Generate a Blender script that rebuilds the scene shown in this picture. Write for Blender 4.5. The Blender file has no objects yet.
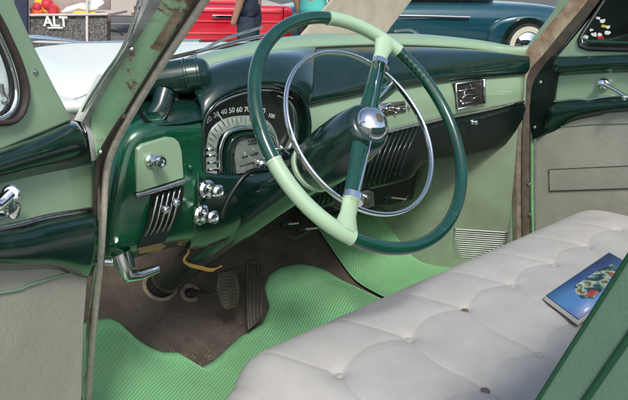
import bpy, bmesh, math, random
import numpy as np
from mathutils import Vector, Matrix
random.seed(4)
S = bpy.context.scene
COL = S.collection

# ------------------------------------------------------------------ camera frame
CAM = np.array([-1.2161, -.7262, 1.0013]); YAW, PITCH, ROLL, FPX = .8228, .3327, .0305, 662.69
_cy, _sy, _cp, _sp = math.cos(YAW), math.sin(YAW), math.cos(PITCH), math.sin(PITCH)
FW = np.array([_cy*_cp, _sy*_cp, -_sp]); _r = np.array([_sy, -_cy, 0.]); _u = np.cross(_r, FW)
RT = _r*math.cos(ROLL)+_u*math.sin(ROLL); UP = _u*math.cos(ROLL)-_r*math.sin(ROLL)
def ray(px, py): return FW+RT*(px-314)/FPX-UP*(py-200)/FPX
def at(px, py, ax, val):
    d = ray(px, py); i = 'xyz'.index(ax); return CAM+d*(val-CAM[i])/d[i]
def atn(px, py, p, n):
    d = ray(px, py); p = np.array(p, float); n = np.array(n, float); return CAM+d*((p-CAM)@n)/(d@n)
def atd(px, py, D): return CAM+ray(px, py)*D
def atf(px, py, f):
    y = f(0)
    for _ in range(12):
        P = at(px, py, 'y', y); y = .5*y+.5*f(P[0])
    return at(px, py, 'y', y)

# ------------------------------------------------------------------ object helpers
WORLD = {}
def tag(o, label=None, cat=None, group=None, kind=None):
    if label: o['label'] = label
    if cat: o['category'] = cat
    if group: o['group'] = group
    if kind: o['kind'] = kind
    return o
def empty(name, loc, label, cat, group=None):
    o = bpy.data.objects.new(name, None); COL.objects.link(o); o.location = loc; o.empty_display_size = .1
    WORLD[o.name] = np.array(loc, float)
    return tag(o, label, cat, group)
def mk(name, V, F, mat, parent=None, smooth=True, bevel=0, seg=2, sub=0, solid=0, off=-1, label=None, auto=None):
    V = np.array([tuple(v) for v in V], float)
    c = (V.min(0)+V.max(0))/2
    me = bpy.data.meshes.new(name); me.from_pydata((V-c).tolist(), [], F)
    bm = bmesh.new(); bm.from_mesh(me); bmesh.ops.recalc_face_normals(bm, faces=bm.faces) if not solid else None
    bm.to_mesh(me); bm.free()
    me.materials.append(mat)
    if smooth:
        me.polygons.foreach_set('use_smooth', [True]*len(me.polygons))
    o = bpy.data.objects.new(name, me); COL.objects.link(o)
    pw = WORLD[parent.name] if parent else np.zeros(3)
    o.parent = parent; o.location = c-pw; WORLD[o.name] = c
    if solid:
        m = o.modifiers.new('solid', 'SOLIDIFY'); m.thickness = solid; m.offset = off
    if bevel:
        m = o.modifiers.new('bevel', 'BEVEL'); m.width = bevel; m.segments = seg; m.limit_method = 'ANGLE'; m.angle_limit = .6
        m.harden_normals = True
    if sub:
        m = o.modifiers.new('sub', 'SUBSURF'); m.levels = sub; m.render_levels = sub
    if auto or (bevel and smooth):
        try: me.set_sharp_from_angle(angle=auto or 0.7)
        except Exception: pass
    if label: o['label'] = label
    return o
class MB:
    def __init__(s): s.V = []; s.F = []
    def add(s, V, F):
        n = len(s.V); s.V += [tuple(v) for v in V]; s.F += [[i+n for i in f] for f in F]; return s
    def mk(s, name, mat, parent=None, **k): return mk(name, s.V, s.F, mat, parent, **k)
def catmull(P, n, closed=False, linear=False):
    P = [np.array(p, float) for p in P]
    m = len(P)
    if m == 2 or linear:
        D = P+([P[0]] if closed else [])
    else:
        D = []
        rng = range(m) if closed else range(m-1)
        for i in rng:
            if closed: a, b, c, d = P[i-1], P[i], P[(i+1) % m], P[(i+2) % m]
            else:
                b, c = P[i], P[i+1]
                a = P[i-1] if i else 2*b-c
                d = P[i+2] if i+2 < m else 2*c-b
            for k in range(12):
                t = k/12; D.append(.5*((2*b)+(c-a)*t+(2*a-5*b+4*c-d)*t*t+(3*b-a-3*c+d)*t**3))
        D.append(P[0] if closed else P[-1])
    D = np.array(D); L = np.r_[0, np.cumsum(np.linalg.norm(np.diff(D, axis=0), axis=1))]
    t = np.linspace(0, L[-1], n+1)[:-1] if closed else np.linspace(0, L[-1], n)
    return np.stack([np.interp(t, L, D[:, k]) for k in range(3)], 1)
def loftgrid(curves, nu, nv, linear=False, lin_u=False):
    R = [catmull(c, nu, linear=lin_u) for c in curves]
    G = np.array([catmull([r[i] for r in R], nv, linear=linear) for i in range(nu)])   # nu x nv x 3
    return G
def gridfaces(nu, nv, close_u=False):
    F = []
    for i in range(nu if close_u else nu-1):
        for j in range(nv-1):
            a = i*nv+j; b = ((i+1) % nu)*nv+j; F.append([a, b, b+1, a+1])
    return F
def loft(name, curves, mat, parent=None, nu=24, nv=12, linear=False, lin_u=False, **k):
    G = loftgrid(curves, nu, nv, linear, lin_u)
    return mk(name, G.reshape(-1, 3), gridfaces(nu, nv), mat, parent, **k)
def frames(P, closed=False):
    n = len(P); T = []
    for i in range(n):
        a = P[i-1] if (i or closed) else P[i]; b = P[(i+1) % n] if (i < n-1 or closed) else P[i]
        t = b-a; T.append(t/(np.linalg.norm(t)+1e-12))
    ref = np.array([0, 0, 1.]) if abs(T[0][2]) < .9 else np.array([1., 0, 0])
    N = []; v = ref-T[0]*(ref@T[0]); v /= np.linalg.norm(v)
    for t in T:
        v = v-t*(v@t); v /= np.linalg.norm(v); N.append(v.copy())
    return T, N
def tubeVF(P, r, n=12, closed=False, flat=1.0, caps=True, ref=None):
    P = np.array([tuple(p) for p in P], float); T, N = frames(P, closed)
    if ref is not None:
        N = []
        for t in T:
            v = np.array(ref, float); v = v-t*(v@t); N.append(v/np.linalg.norm(v))
    rr = r if hasattr(r, '__len__') else [r]*len(P)
    V = []
    for p, t, v, q in zip(P, T, N, rr):
        w = np.cross(t, v)
        for k in range(n):
            a = 2*math.pi*k/n; V.append(p+q*(math.cos(a)*v+math.sin(a)*w*flat))
    F = []
    for i in range(len(P) if closed else len(P)-1):
        for k in range(n):
            a = i*n+k; b = i*n+(k+1) % n; c = ((i+1) % len(P))*n; F.append([a, b, c+(k+1) % n, c+k])
    if caps and not closed:
        F.append(list(range(n))[::-1]); F.append([(len(P)-1)*n+k for k in range(n)])
    return V, F
def tube(name, P, r, mat, parent=None, n=12, spl=0, closed=False, flat=1., ref=None, **k):
    if spl: P = catmull(P, spl, closed)
    V, F = tubeVF(P, r, n, closed, flat, ref=ref); return mk(name, V, F, mat, parent, auto=.9, **k)
def latheVF(prof, o, axis, n=28):
    o = np.array(o, float); a = np.array(axis, float); a /= np.linalg.norm(a)
    ref = np.array([0, 0, 1.]) if abs(a[2]) < .9 else np.array([1., 0, 0])
    u = ref-a*(ref@a); u /= np.linalg.norm(u); w = np.cross(a, u)
    V = []; F = []
    for (h, r) in prof:
        for k in range(n):
            t = 2*math.pi*k/n; V.append(o+a*h+max(r, 1e-5)*(math.cos(t)*u+math.sin(t)*w))
    for i in range(len(prof)-1):
        for k in range(n):
            F.append([i*n+k, i*n+(k+1) % n, (i+1)*n+(k+1) % n, (i+1)*n+k])
    F.append(list(range(n))[::-1]); F.append([(len(prof)-1)*n+k for k in range(n)])
    return V, F
def lathe(name, prof, o, axis, mat, parent=None, n=28, **k):
    V, F = latheVF(prof, o, axis, n); return mk(name, V, F, mat, parent, auto=.7, **k)
def prismVF(poly, vec):
    P = [np.array(p, float) for p in poly]; v = np.array(vec, float); n = len(P)
    V = P+[p+v for p in P]
    F = [list(range(n)), [n+i for i in range(n)][::-1]]+[[i, i+n, (i+1) % n+n, (i+1) % n] for i in range(n)]
    return V, F
def prism(name, poly, vec, mat, parent=None, bevel=.0015, **k):
    V, F = prismVF(poly, vec); return mk(name, V, F, mat, parent, bevel=bevel, **k)
def boxVF(c, ax, ay, az):
    c, ax, ay, az = [np.array(q, float) for q in (c, ax, ay, az)]
    V = [c+i*ax+j*ay+k*az for i in (-1, 1) for j in (-1, 1) for k in (-1, 1)]
    return V, [[0, 1, 3, 2], [4, 6, 7, 5], [0, 4, 5, 1], [2, 3, 7, 6], [0, 2, 6, 4], [1, 5, 7, 3]]
def text(name, s, size, o, right, up, mat, parent, depth=.0004, align='CENTER', bold=0.0):
    cu = bpy.data.curves.new('t', 'FONT'); cu.body = s; cu.size = size; cu.extrude = depth; cu.align_x = align; cu.align_y = 'CENTER'; cu.offset = bold
    ob = bpy.data.objects.new('t', cu); COL.objects.link(ob); bpy.context.view_layer.update()
    me = bpy.data.meshes.new_from_object(ob.evaluated_get(bpy.context.evaluated_depsgraph_get()))
    bpy.data.objects.remove(ob)
    right = np.array(right, float); right /= np.linalg.norm(right); up = np.array(up, float); up /= np.linalg.norm(up); nn = np.cross(right, up)
    V = [np.array(o, float)+right*v.co.x+up*v.co.y+nn*v.co.z for v in me.vertices]
    F = [list(p.vertices) for p in me.polygons]
    if name is None: return V, F
    return mk(name, V, F, mat, parent, smooth=False)

# ------------------------------------------------------------------ materials
def lin(c):
    return tuple(((v/255)/12.92 if v/255 <= .04045 else ((v/255+.055)/1.055)**2.4) for v in c)
def pm(name, col, rough=.5, metal=0., coat=0., noise=0., nscale=8., bump=0., bscale=60., spec=.5, col2=None, detail=4., rvar=0., emis=None, stretch=None, dust=0.):
    m = bpy.data.materials.new(name); m.use_nodes = True; nt = m.node_tree; b = nt.nodes['Principled BSDF']
    col = tuple(col[:3])
    b.inputs['Base Color'].default_value = (*col, 1); b.inputs['Roughness'].default_value = rough
    b.inputs['Metallic'].default_value = metal; b.inputs['Coat Weight'].default_value = coat; b.inputs['Coat Roughness'].default_value = .06
    b.inputs['Specular IOR Level'].default_value = spec
    tc = nt.nodes.new('ShaderNodeTexCoord'); out = tc.outputs['Object']
    if stretch:
        mp = nt.nodes.new('ShaderNodeMapping'); mp.inputs['Scale'].default_value = stretch; nt.links.new(out, mp.inputs[0]); out = mp.outputs[0]
    if noise or col2:
        n = nt.nodes.new('ShaderNodeTexNoise'); n.inputs['Scale'].default_value = nscale; n.inputs['Detail'].default_value = detail; n.inputs['Roughness'].default_value = .65
        nt.links.new(out, n.inputs['Vector'])
        r = nt.nodes.new('ShaderNodeValToRGB'); r.color_ramp.elements[0].position = .35; r.color_ramp.elements[1].position = .65
        c2 = col2 if col2 else tuple(v*(1-noise) for v in col)
        r.color_ramp.elements[0].color = (*c2[:3], 1); r.color_ramp.elements[1].color = (*col, 1)
        nt.links.new(n.outputs['Fac'], r.inputs[0]); nt.links.new(r.outputs[0], b.inputs['Base Color'])
    if rvar:
        n2 = nt.nodes.new('ShaderNodeTexNoise'); n2.inputs['Scale'].default_value = nscale*2.3; n2.inputs['Detail'].default_value = 5
        nt.links.new(out, n2.inputs['Vector']); mr = nt.nodes.new('ShaderNodeMapRange')
        mr.inputs['From Min'].default_value = .3; mr.inputs['From Max'].default_value = .7
        mr.inputs['To Min'].default_value = max(0, rough-rvar); mr.inputs['To Max'].default_value = rough+rvar
        nt.links.new(n2.outputs['Fac'], mr.inputs['Value']); nt.links.new(mr.outputs[0], b.inputs['Roughness'])
    if bump:
        n3 = nt.nodes.new('ShaderNodeTexNoise'); n3.inputs['Scale'].default_value = bscale; n3.inputs['Detail'].default_value = 6
        nt.links.new(out, n3.inputs['Vector']); bp = nt.nodes.new('ShaderNodeBump'); bp.inputs['Strength'].default_value = 1; bp.inputs['Distance'].default_value = bump
        nt.links.new(n3.outputs['Fac'], bp.inputs['Height']); nt.links.new(bp.outputs[0], b.inputs['Normal'])
    if dust:
        n4 = nt.nodes.new('ShaderNodeTexNoise'); n4.inputs['Scale'].default_value = 34; n4.inputs['Detail'].default_value = 12; n4.inputs['Roughness'].default_value = .8
        nt.links.new(out, n4.inputs['Vector']); m4 = nt.nodes.new('ShaderNodeMapRange'); m4.inputs['From Min'].default_value = .42; m4.inputs['From Max'].default_value = .75; m4.inputs['To Max'].default_value = dust
        nt.links.new(n4.outputs['Fac'], m4.inputs['Value']); mx = nt.nodes.new('ShaderNodeMix'); mx.data_type = 'RGBA'; nt.links.new(m4.outputs[0], mx.inputs[0])
        if b.inputs['Base Color'].links: nt.links.new(b.inputs['Base Color'].links[0].from_socket, mx.inputs[6])
        else: mx.inputs[6].default_value = (*col, 1)
        mx.inputs[7].default_value = (.32, .31, .26, 1); nt.links.new(mx.outputs[2], b.inputs['Base Color'])
        m5 = nt.nodes.new('ShaderNodeMapRange'); m5.inputs['From Min'].default_value = .35; m5.inputs['From Max'].default_value = .7; m5.inputs['To Min'].default_value = .03; m5.inputs['To Max'].default_value = .16
        nt.links.new(n4.outputs['Fac'], m5.inputs['Value']); nt.links.new(m5.outputs[0], b.inputs['Coat Roughness'])
    if emis: b.inputs['Emission Color'].default_value = (*emis[0], 1); b.inputs['Emission Strength'].default_value = emis[1]
    return m
M = {}
M['dark'] = pm('dark_green_metallic', (.002, .027, .020), .2, .15, .85, dust=.05, spec=.35, noise=.25, nscale=5, rvar=.08, bump=.0002, bscale=9)
M['bright'] = pm('dark_green_metallic_lit', (.002, .090, .036), .24, .2, .9, dust=.04, noise=.35, nscale=7, rvar=.08, bump=.0002, bscale=9)  # dash green with the light on the end panel put into its colour
M['light'] = pm('light_green_enamel', (.27, .41, .26), .34, .0, .6, dust=.25, noise=.10, nscale=4, rvar=.06, bump=.0001, bscale=12)
M['jamb'] = pm('jamb_green_chipped', (.17, .42, .18), .45, 0, .2, col2=(.16, .27, .13), nscale=16, bump=.0005, bscale=90)
M['wheel_light'] = pm('ivory_green_plastic', (.36, .52, .34), .22, 0, .6, noise=.05)
M['wheel_dark'] = pm('wheel_green_plastic', (.005, .060, .036), .16, 0, .8, noise=.35, nscale=14, rvar=.08, bump=.00015, bscale=120)
M['chrome'] = pm('chrome', (.82, .83, .82), .07, 1., rvar=.04, nscale=30)
M['chrome_worn'] = pm('worn_chrome', (.62, .61, .58), .2, 1., noise=.35, nscale=40, rvar=.1, bump=.0003, bscale=120)
M['scuff'] = pm('dull_ribbed_aluminium', (.24, .26, .25), .42, .7, noise=.25, nscale=30)
M['alu'] = pm('brushed_aluminium', (.55, .57, .56), .33, 1., noise=.2, nscale=30)
M['gold'] = pm('brass_plate', (.42, .32, .16), .35, 1.)
M['black'] = pm('black_green_enamel', (.004, .011, .009), .3, 0, .08, rvar=.1, spec=.35)
M['dial'] = pm('dial_black', (.030, .026, .024), .35, 0, .6)
M['dial_grey'] = pm('dial_grey', (.33, .35, .32), .35, .1, .4, noise=.3, nscale=60)
def jambmat():
    m = pm('chipped_green_jamb', (.19, .47, .21), .42, 0, .3, bump=.0006, bscale=70); nt = m.node_tree; b = nt.nodes['Principled BSDF']
    tc = nt.nodes.new('ShaderNodeTexCoord'); prev = None
    n = nt.nodes.new('ShaderNodeTexNoise'); n.inputs['Scale'].default_value = 11; n.inputs['Detail'].default_value = 9; n.inputs['Roughness'].default_value = .7; n.inputs['Distortion'].default_value = .6
    nt.links.new(tc.outputs['Object'], n.inputs['Vector'])
    r = nt.nodes.new('ShaderNodeValToRGB'); e = r.color_ramp.elements
    e[0].position = 0; e[0].color = (.10, .065, .045, 1); e[1].position = .42; e[1].color = (.16, .11, .075, 1)
    for p_, c_ in ((.44, (.34, .33, .22, 1)), (.475, (.32, .54, .33, 1)), (.7, (.28, .58, .31, 1))):
        q = e.new(p_); q.color = c_
    nt.links.new(n.outputs['Fac'], r.inputs[0]); nt.links.new(r.outputs[0], b.inputs['Base Color']); return m
M['boot'] = pm('dirty_boot_rubber', (.30, .25, .18), .7, noise=.5, nscale=50, bump=.001, bscale=150); M['kick'] = pm('shaded_dusty_kick_green', (.20, .28, .185), .42, 0, .25, noise=.3, nscale=7, rvar=.1, col2=(.17, .21, .14)); M['pillar'] = jambmat(); M['lowtrim'] = pm('brown_grey_trim', (.20, .165, .12), .7, noise=.45, nscale=30, bump=.0006, bscale=120)  # kick panel green: its shading is put into the colour, with some dirt
M['moulding'] = pm('dull_scratched_moulding', (.52, .53, .52), .42, .15, noise=.45, nscale=26, bump=.0006, bscale=60)
M['silver'] = pm('dial_silver', (.55, .56, .52), .35, .25, .3, noise=.35, nscale=50)
M['white'] = pm('white_marking', (.8, .8, .76), .5)
M['rubber'] = pm('brown_black_rubber', (.045, .034, .030), .65, noise=.4, nscale=30, bump=.0006, bscale=80)
M['welt'] = pm('beige_windlace', (.62, .57, .47), .85, noise=.3, nscale=60, bump=.001, bscale=200)
M['rust'] = pm('rusty_bare_trim', (.46, .39, .28), .7, 0, col2=(.25, .15, .085), nscale=24, bump=.0008, bscale=120)
M['floor'] = pm('worn_brown_floor', (.11, .088, .07), .9, col2=(.06, .047, .037), nscale=14, bump=.003, bscale=150, detail=8)
M['cloth'] = pm('pale_grey_vinyl', (.43, .425, .405), .75, 0, 0, noise=.15, nscale=9, bump=.0005, bscale=520, detail=6, rvar=.08)
M['seatback'] = pm('muted_green_vinyl', (.13, .235, .155), .5, 0, 0, noise=.12, nscale=10, bump=.0004, bscale=300)
M['pipe'] = pm('dark_green_piping', (.015, .075, .035), .45)
M['button'] = pm('seat_button_cloth', (.42, .41, .38), .7, noise=.3, nscale=150)
M['button_worn'] = pm('worn_brown_button', (.17, .13, .10), .7, noise=.5, nscale=150)
M['card'] = pm('tan_door_card', (.36, .355, .29), .75, noise=.2, nscale=5, bump=.0007, bscale=120, detail=6)
M['cardpipe'] = pm('card_green_piping', (.20, .33, .20), .6)
M['cream'] = pm('pale_mint_car_paint', (.72, .77, .70), .42, 0, .12)
M['pedal'] = pm('pedal_rubber', (.10, .085, .065), .6, noise=.4, nscale=40, bump=.0006, bscale=150)
M['wire'] = pm('amber_cable', (.52, .30, .08), .5)
M['black_rubber'] = pm('black_rubber', (.012, .013, .013), .5, rvar=.1)
M['blue'] = pm('deep_teal_car_paint', (.012, .075, .105), .14, .2, 1.)
M['red'] = pm('red_car_paint', (.62, .012, .035), .2, 0, .8)
M['tyre'] = pm('tyre_rubber', (.02, .02, .02), .8)
M['whitewall'] = pm('whitewall_rubber', (.62, .57, .46), .6)
M['asphalt'] = pm('asphalt', (.13, .125, .12), .9, noise=.3, nscale=3, bump=.004, bscale=60, detail=8)
M['trailer'] = pm('beige_trailer_skin', (.52, .47, .42), .5, noise=.08, nscale=2)
M['board'] = pm('tan_cardboard', (.46, .40, .31), .8, noise=.18, nscale=14, bump=.0008, bscale=60)
M['skin'] = pm('skin', (.45, .24, .16), .6)
M['navy'] = pm('navy_cloth', (.02, .028, .055), .85, noise=.3, nscale=12)
M['teal_cloth'] = pm('turquoise_cloth', (.10, .52, .46), .85)
M['dark_cloth'] = pm('dark_cloth', (.015, .015, .02), .85)
M['darkglass'] = pm('dark_car_glass', (.01, .012, .014), .05, 0, 1.)
def speckle():
    m = pm('speckled_banner', (.1, .1, .1), .6); nt = m.node_tree; b = nt.nodes['Principled BSDF']
    v = nt.nodes.new('ShaderNodeTexVoronoi'); v.inputs['Scale'].default_value = 75; tc = nt.nodes.new('ShaderNodeTexCoord'); nt.links.new(tc.outputs['Object'], v.inputs['Vector'])
    bw = nt.nodes.new('ShaderNodeRGBToBW'); nt.links.new(v.outputs['Color'], bw.inputs[0])
    r = nt.nodes.new('ShaderNodeValToRGB'); r.color_ramp.elements[0].position = .25; r.color_ramp.elements[1].position = .8
    r.color_ramp.elements[0].color = (.02, .02, .02, 1); r.color_ramp.elements[1].color = (.13, .125, .11, 1)
    nt.links.new(bw.outputs[0], r.inputs[0]); nt.links.new(r.outputs[0], b.inputs['Base Color']); return m
M['speckle'] = speckle()
def ribmat(name, base, groove, scale, rot=(0, 0, 0), dist=.0013, rough=.45):
    m = pm(name, base, rough); nt = m.node_tree; b = nt.nodes['Principled BSDF']
    tc = nt.nodes.new('ShaderNodeTexCoord'); mp = nt.nodes.new('ShaderNodeMapping'); mp.inputs['Rotation'].default_value = rot
    nt.links.new(tc.outputs['Object'], mp.inputs[0])
    w = nt.nodes.new('ShaderNodeTexWave'); w.inputs['Scale'].default_value = scale; w.wave_profile = 'SIN'; w.bands_direction = 'X'
    nt.links.new(mp.outputs[0], w.inputs['Vector'])
    n = nt.nodes.new('ShaderNodeTexNoise'); n.inputs['Scale'].default_value = 9; n.inputs['Detail'].default_value = 8; nt.links.new(tc.outputs['Object'], n.inputs['Vector'])
    rr = nt.nodes.new('ShaderNodeValToRGB'); rr.color_ramp.elements[0].position = .3; rr.color_ramp.elements[1].position = .62
    rr.color_ramp.elements[0].color = (*[.62*a+.38*g for a, g in zip(base, (.22, .24, .15))], 1); rr.color_ramp.elements[1].color = (*base, 1)
    nt.links.new(n.outputs['Fac'], rr.inputs[0])
    mx = nt.nodes.new('ShaderNodeMix'); mx.data_type = 'RGBA'
    r2 = nt.nodes.new('ShaderNodeMapRange'); r2.inputs['From Min'].default_value = .0; r2.inputs['From Max'].default_value = .45; nt.links.new(w.outputs['Fac'], r2.inputs['Value'])
    nt.links.new(r2.outputs[0], mx.inputs[0]); mx.inputs[6].default_value = (*groove, 1); nt.links.new(rr.outputs[0], mx.inputs[7]); nt.links.new(mx.outputs[2], b.inputs['Base Color'])
    bp = nt.nodes.new('ShaderNodeBump'); bp.inputs['Distance'].default_value = dist; nt.links.new(w.outputs['Fac'], bp.inputs['Height']); nt.links.new(bp.outputs[0], b.inputs['Normal'])
    return m
MG = (.19, .45, .22)
M['matA'] = ribmat('green_ribbed_rubber', MG, (.13, .37, .16), 37, (0, 0, math.radians(62)))
M['matB'] = ribmat('green_ribbed_rubber_fine', MG, (.13, .37, .16), 37, (0, 0, math.radians(40)))
M['matplain'] = pm('green_smooth_rubber', MG, .5, noise=.3, nscale=9, bump=.0004, bscale=60)
def glass(name, tint=(1, 1, 1), refl=1.0):
    m = bpy.data.materials.new(name); m.use_nodes = True; nt = m.node_tree; nt.nodes.remove(nt.nodes['Principled BSDF'])
    o = nt.nodes['Material Output']; t = nt.nodes.new('ShaderNodeBsdfTransparent'); t.inputs[0].default_value = (*tint, 1)
    g = nt.nodes.new('ShaderNodeBsdfGlossy'); g.inputs['Roughness'].default_value = .02; lw = nt.nodes.new('ShaderNodeLayerWeight'); lw.inputs[0].default_value = .5
    pw = nt.nodes.new('ShaderNodeMath'); pw.operation = 'POWER'; pw.inputs[1].default_value = 4.5; nt.links.new(lw.outputs['Facing'], pw.inputs[0])
    mu = nt.nodes.new('ShaderNodeMath'); mu.operation = 'MULTIPLY_ADD'; mu.inputs[1].default_value = .8*refl; mu.inputs[2].default_value = .045*refl; nt.links.new(pw.outputs[0], mu.inputs[0])
    mx = nt.nodes.new('ShaderNodeMixShader'); nt.links.new(mu.outputs[0], mx.inputs[0]); nt.links.new(t.outputs[0], mx.inputs[1]); nt.links.new(g.outputs[0], mx.inputs[2])
    nt.links.new(mx.outputs[0], o.inputs['Surface']); return m
M['glass'] = glass('windshield_glass', (.93, .97, .95), .8)
M['glass_dark'] = glass('dark_side_glass', (.25, .3, .3), 1.0)

# ================================================================== THE CAR
car = empty('car', (0, .3, -.35), 'old two-tone green sedan with its driver door open, seen into the front cabin', 'car')

# ---- floor
T0, TS, FZ = .60, .75, .02
def fz(X, Y):
    s = max(0., Y-T0+.04); z = FZ+TS*(math.sqrt((Y-T0)**2+.0016)+(Y-T0))/2
    z += .075*math.exp(-((X-.02)/.17)**2)*min(1, max(0, (Y+.2)/.4))
    return z
def atfloor(px, py, up=0.):
    d = ray(px, py); t = .5; 
    while t < 4:
        P = CAM+d*t
        if P[2] < fz(P[0], P[1])+up: return P
        t += .0015
    return CAM+d*t
xs = np.linspace(-.74, .74, 60); ys = np.linspace(-.45, 1.02, 60)
V = [(x, y, fz(x, y)) for x in xs for y in ys]
floor = mk('floor_pan', V, gridfaces(60, 60), M['floor'], car, solid=.01)
loft('firewall', [[(-.76, 1.0, .28), (.76, 1.0, .28)], [(-.70, 1.0, .60), (.70, 1.0, .60)]], M['floor'], car, nu=4, nv=4, solid=.01)
# sill under the driver door
prism('door_sill', [(-.82, -.9, -.1), (-.82, .62, -.1), (-.82, .62, .02), (-.82, -.9, .02)], (.09, 0, 0), M['jamb'], car, bevel=.01)

# ---- hood and fenders
def zc(Y): return np.interp(Y, [.55, .75, 1.0, 1.5, 2.2, 2.7], [.80, .80, .785, .735, .665, .58])
def hoodz(X, Y):
    a = abs(X); z = zc(Y)-.22*a**2*(1+.3*(Y-.6))
    z -= .05*math.exp(-((a-.56)/.05)**2)
    if a > .56: z = z+.22*(a**2-.3136)-7.6*max(0, a-.80)**2
    return z
nx, ny = 80, 60
V = [(x, y, hoodz(x, y)) for x in np.linspace(-.98, .98, nx) for y in np.linspace(.60, 2.75, ny)]
hood = mk('hood', V, gridfaces(nx, ny), M['cream'], car, solid=.02)
tube('hood_seam', [(-.56, y, hoodz(-.56, y)+.001) for y in np.linspace(.66, 2.7, 30)], .004, M['rubber'], hood, n=8)
tube('hood_moulding', [(0, y, zc(y)+.004) for y in np.linspace(1.15, 2.3, 20)], .007, M['chrome'], hood, n=8)
P0 = np.array([0, 1.72, zc(1.72)])
tube('hood_ornament', [at(x, y, 'x', 0) for x, y in [(88, 43), (70, 41.5), (52, 40), (38, 39), (24, 38.5), (16, 40)]], [.003, .009, .015, .019, .017, .006], M['chrome'], hood, n=14, spl=0, flat=.8)

# ---- windshield and its surround
def yS(X): return .56-.17*abs(min(abs(X), .8)/.72)**4
def yP(X): return .515-.135*abs(min(abs(X), .8)/.72)**4
top_px = [(150, 75), (192, 60), (214, 54), (240, 47.5), (256, 43), (278, 40), (320, 36), (360, 36), (420, 36), (480, 42), (514, 48), (527, 47), (534, 42)]
sill_top = [atf(x, y, yS) for x, y in top_px]
bot_px = [(150, 86), (182, 76), (214, 66), (240, 59), (270, 53), (300, 49), (360, 46), (408, 46), (467, 49), (502, 54), (525, 59)]
sill_bot = [atf(x, y, yP) for x, y in bot_px]
sill_mid = [(a+b)/2+np.array([0, -.006, .004]) for a, b in zip(catmull(sill_top, 14), catmull(sill_bot, 14))]
sill = loft('windshield_sill', [sill_top, list(sill_mid), sill_bot], M['light'], car, nu=60, nv=8, solid=.006)
tube('sill_gasket', [p+np.array([0, .004, .002]) for p in sill_top], .0032, M['rubber'], sill, n=8, spl=60)
tube('sill_seam', [p+np.array([0, -.001, 0]) for p in sill_bot], .0022, M['rubber'], sill, n=8, spl=60)
gl = [p+np.array([0, .006, 0]) for p in catmull(sill_top, 30)]
glt = [np.array([p[0]*.80, p[1]-.44+.10*(1-abs(p[0])/.72), 1.30]) for p in gl]
loft('windshield', [gl, [(a+b)/2+np.array([0, .03, .02]) for a, b in zip(gl, glt)], glt], M['glass'], car, nu=30, nv=14)
# wipers resting at the base of the glass
for (a, b, c, nm) in [((186, 60), (222, 40), (262, 27), 'wiper'), ((395, 31), (410, 30), (420, 35), 'wiper')]:
    pts = [at(x, y, 'y', .64) for x, y in (a, b, c)]
    w = tube(nm, pts, .0035, M['chrome_worn'], car, n=8, spl=14)
    if nm == 'wiper' and a[0] < 300:
        tube('wiper_blade', [at(x, y, 'y', .63) for x, y in ((196, 53), (235, 42), (282, 31))], .004, M['chrome_worn'], w, n=8, spl=10, flat=.5)
        tube('wiper_blade', [at(x, y, 'y', .65) for x, y in ((170, 58), (215, 48), (250, 44))], .005, M['rubber'], w, n=8, spl=10, flat=.5)
# cowl vent strip beyond the glass
loft('cowl', [[(x, .575, .785-.15*x*x) for x in np.linspace(-.60, .60, 9)], [(x, .64, .800-.15*x*x) for x in np.linspace(-.60, .60, 9)], [(x, .72, .800-.22*x*x) for x in np.linspace(-.62, .62, 9)]], M['cream'], car, nu=30, nv=6, solid=.004)

# ---- dashboard
def lerp(a, b, t): return np.array(a)*(1-t)+np.array(b)*t
def bands(c0, c1, spec, n=40):
    A = catmull(c0, n); B = catmull(c1, n)
    return [[lerp(a, b, t)+np.array([0, dy, dz]) for a, b in zip(A, B)] for (t, dy, dz) in spec]
padbot_px = [(303, 106), (325, 101), (345, 97), (375, 91), (400, 87), (425, 83), (450, 80), (485, 77), (523, 74)]
padbot = [at(x, y, 'y', .41-.03*max(0, (x-480)/45)) for x, y in padbot_px]
padtop = [atf(x, y, yP) for x, y in [(290, 50), (310, 48), (360, 46), (408, 46), (467, 49), (502, 54), (525, 59)]]
dash = loft('dashboard', bands(padtop, padbot, [(0, 0, 0), (.25, -.004, .020), (.5, -.012, .032), (.72, -.018, .030), (.9, -.020, .014), (1., -.010, .001), (1.0, 0, -.001), (1.0, .02, 0)]), M['dark'], car, nu=70, nv=40)
strip_px = [(300, 152), (340, 142), (382, 132), (440, 118), (480, 110), (522, 101)]
YF = .405
strip = [at(x, y, 'y', YF-.03*max(0, (x-480)/45)) for x, y in strip_px]
loft('dash_face_panel', bands([p+np.array([0, .004, 0]) for p in padbot], strip, [(0, 0, 0), (.5, -.006, 0), (1, 0, 0)]), M['light'], dash, nu=40, nv=10, solid=.004)
tube('dash_chrome_strip', [p+np.array([0, -.006, -.001]) for p in strip], .0058, M['chrome'], dash, n=12, spl=40, flat=.8)
lowbot_px = [(300, 214), (330, 205), (349, 194), (405, 180), (420, 165), (430, 160), (467, 156), (500, 147), (522, 138)]
lowbot = [at(x, y, 'y', .42-.02*max(0, (x-480)/45)) for x, y in lowbot_px]
loft('dash_lower_panel', bands(strip, lowbot, [(0, .0, -.004), (.2, -.014, 0), (.6, -.018, 0), (.9, -.010, 0), (1, 0, 0), (1, .05, .01)]), M['black'], dash, nu=60, nv=24)
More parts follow.
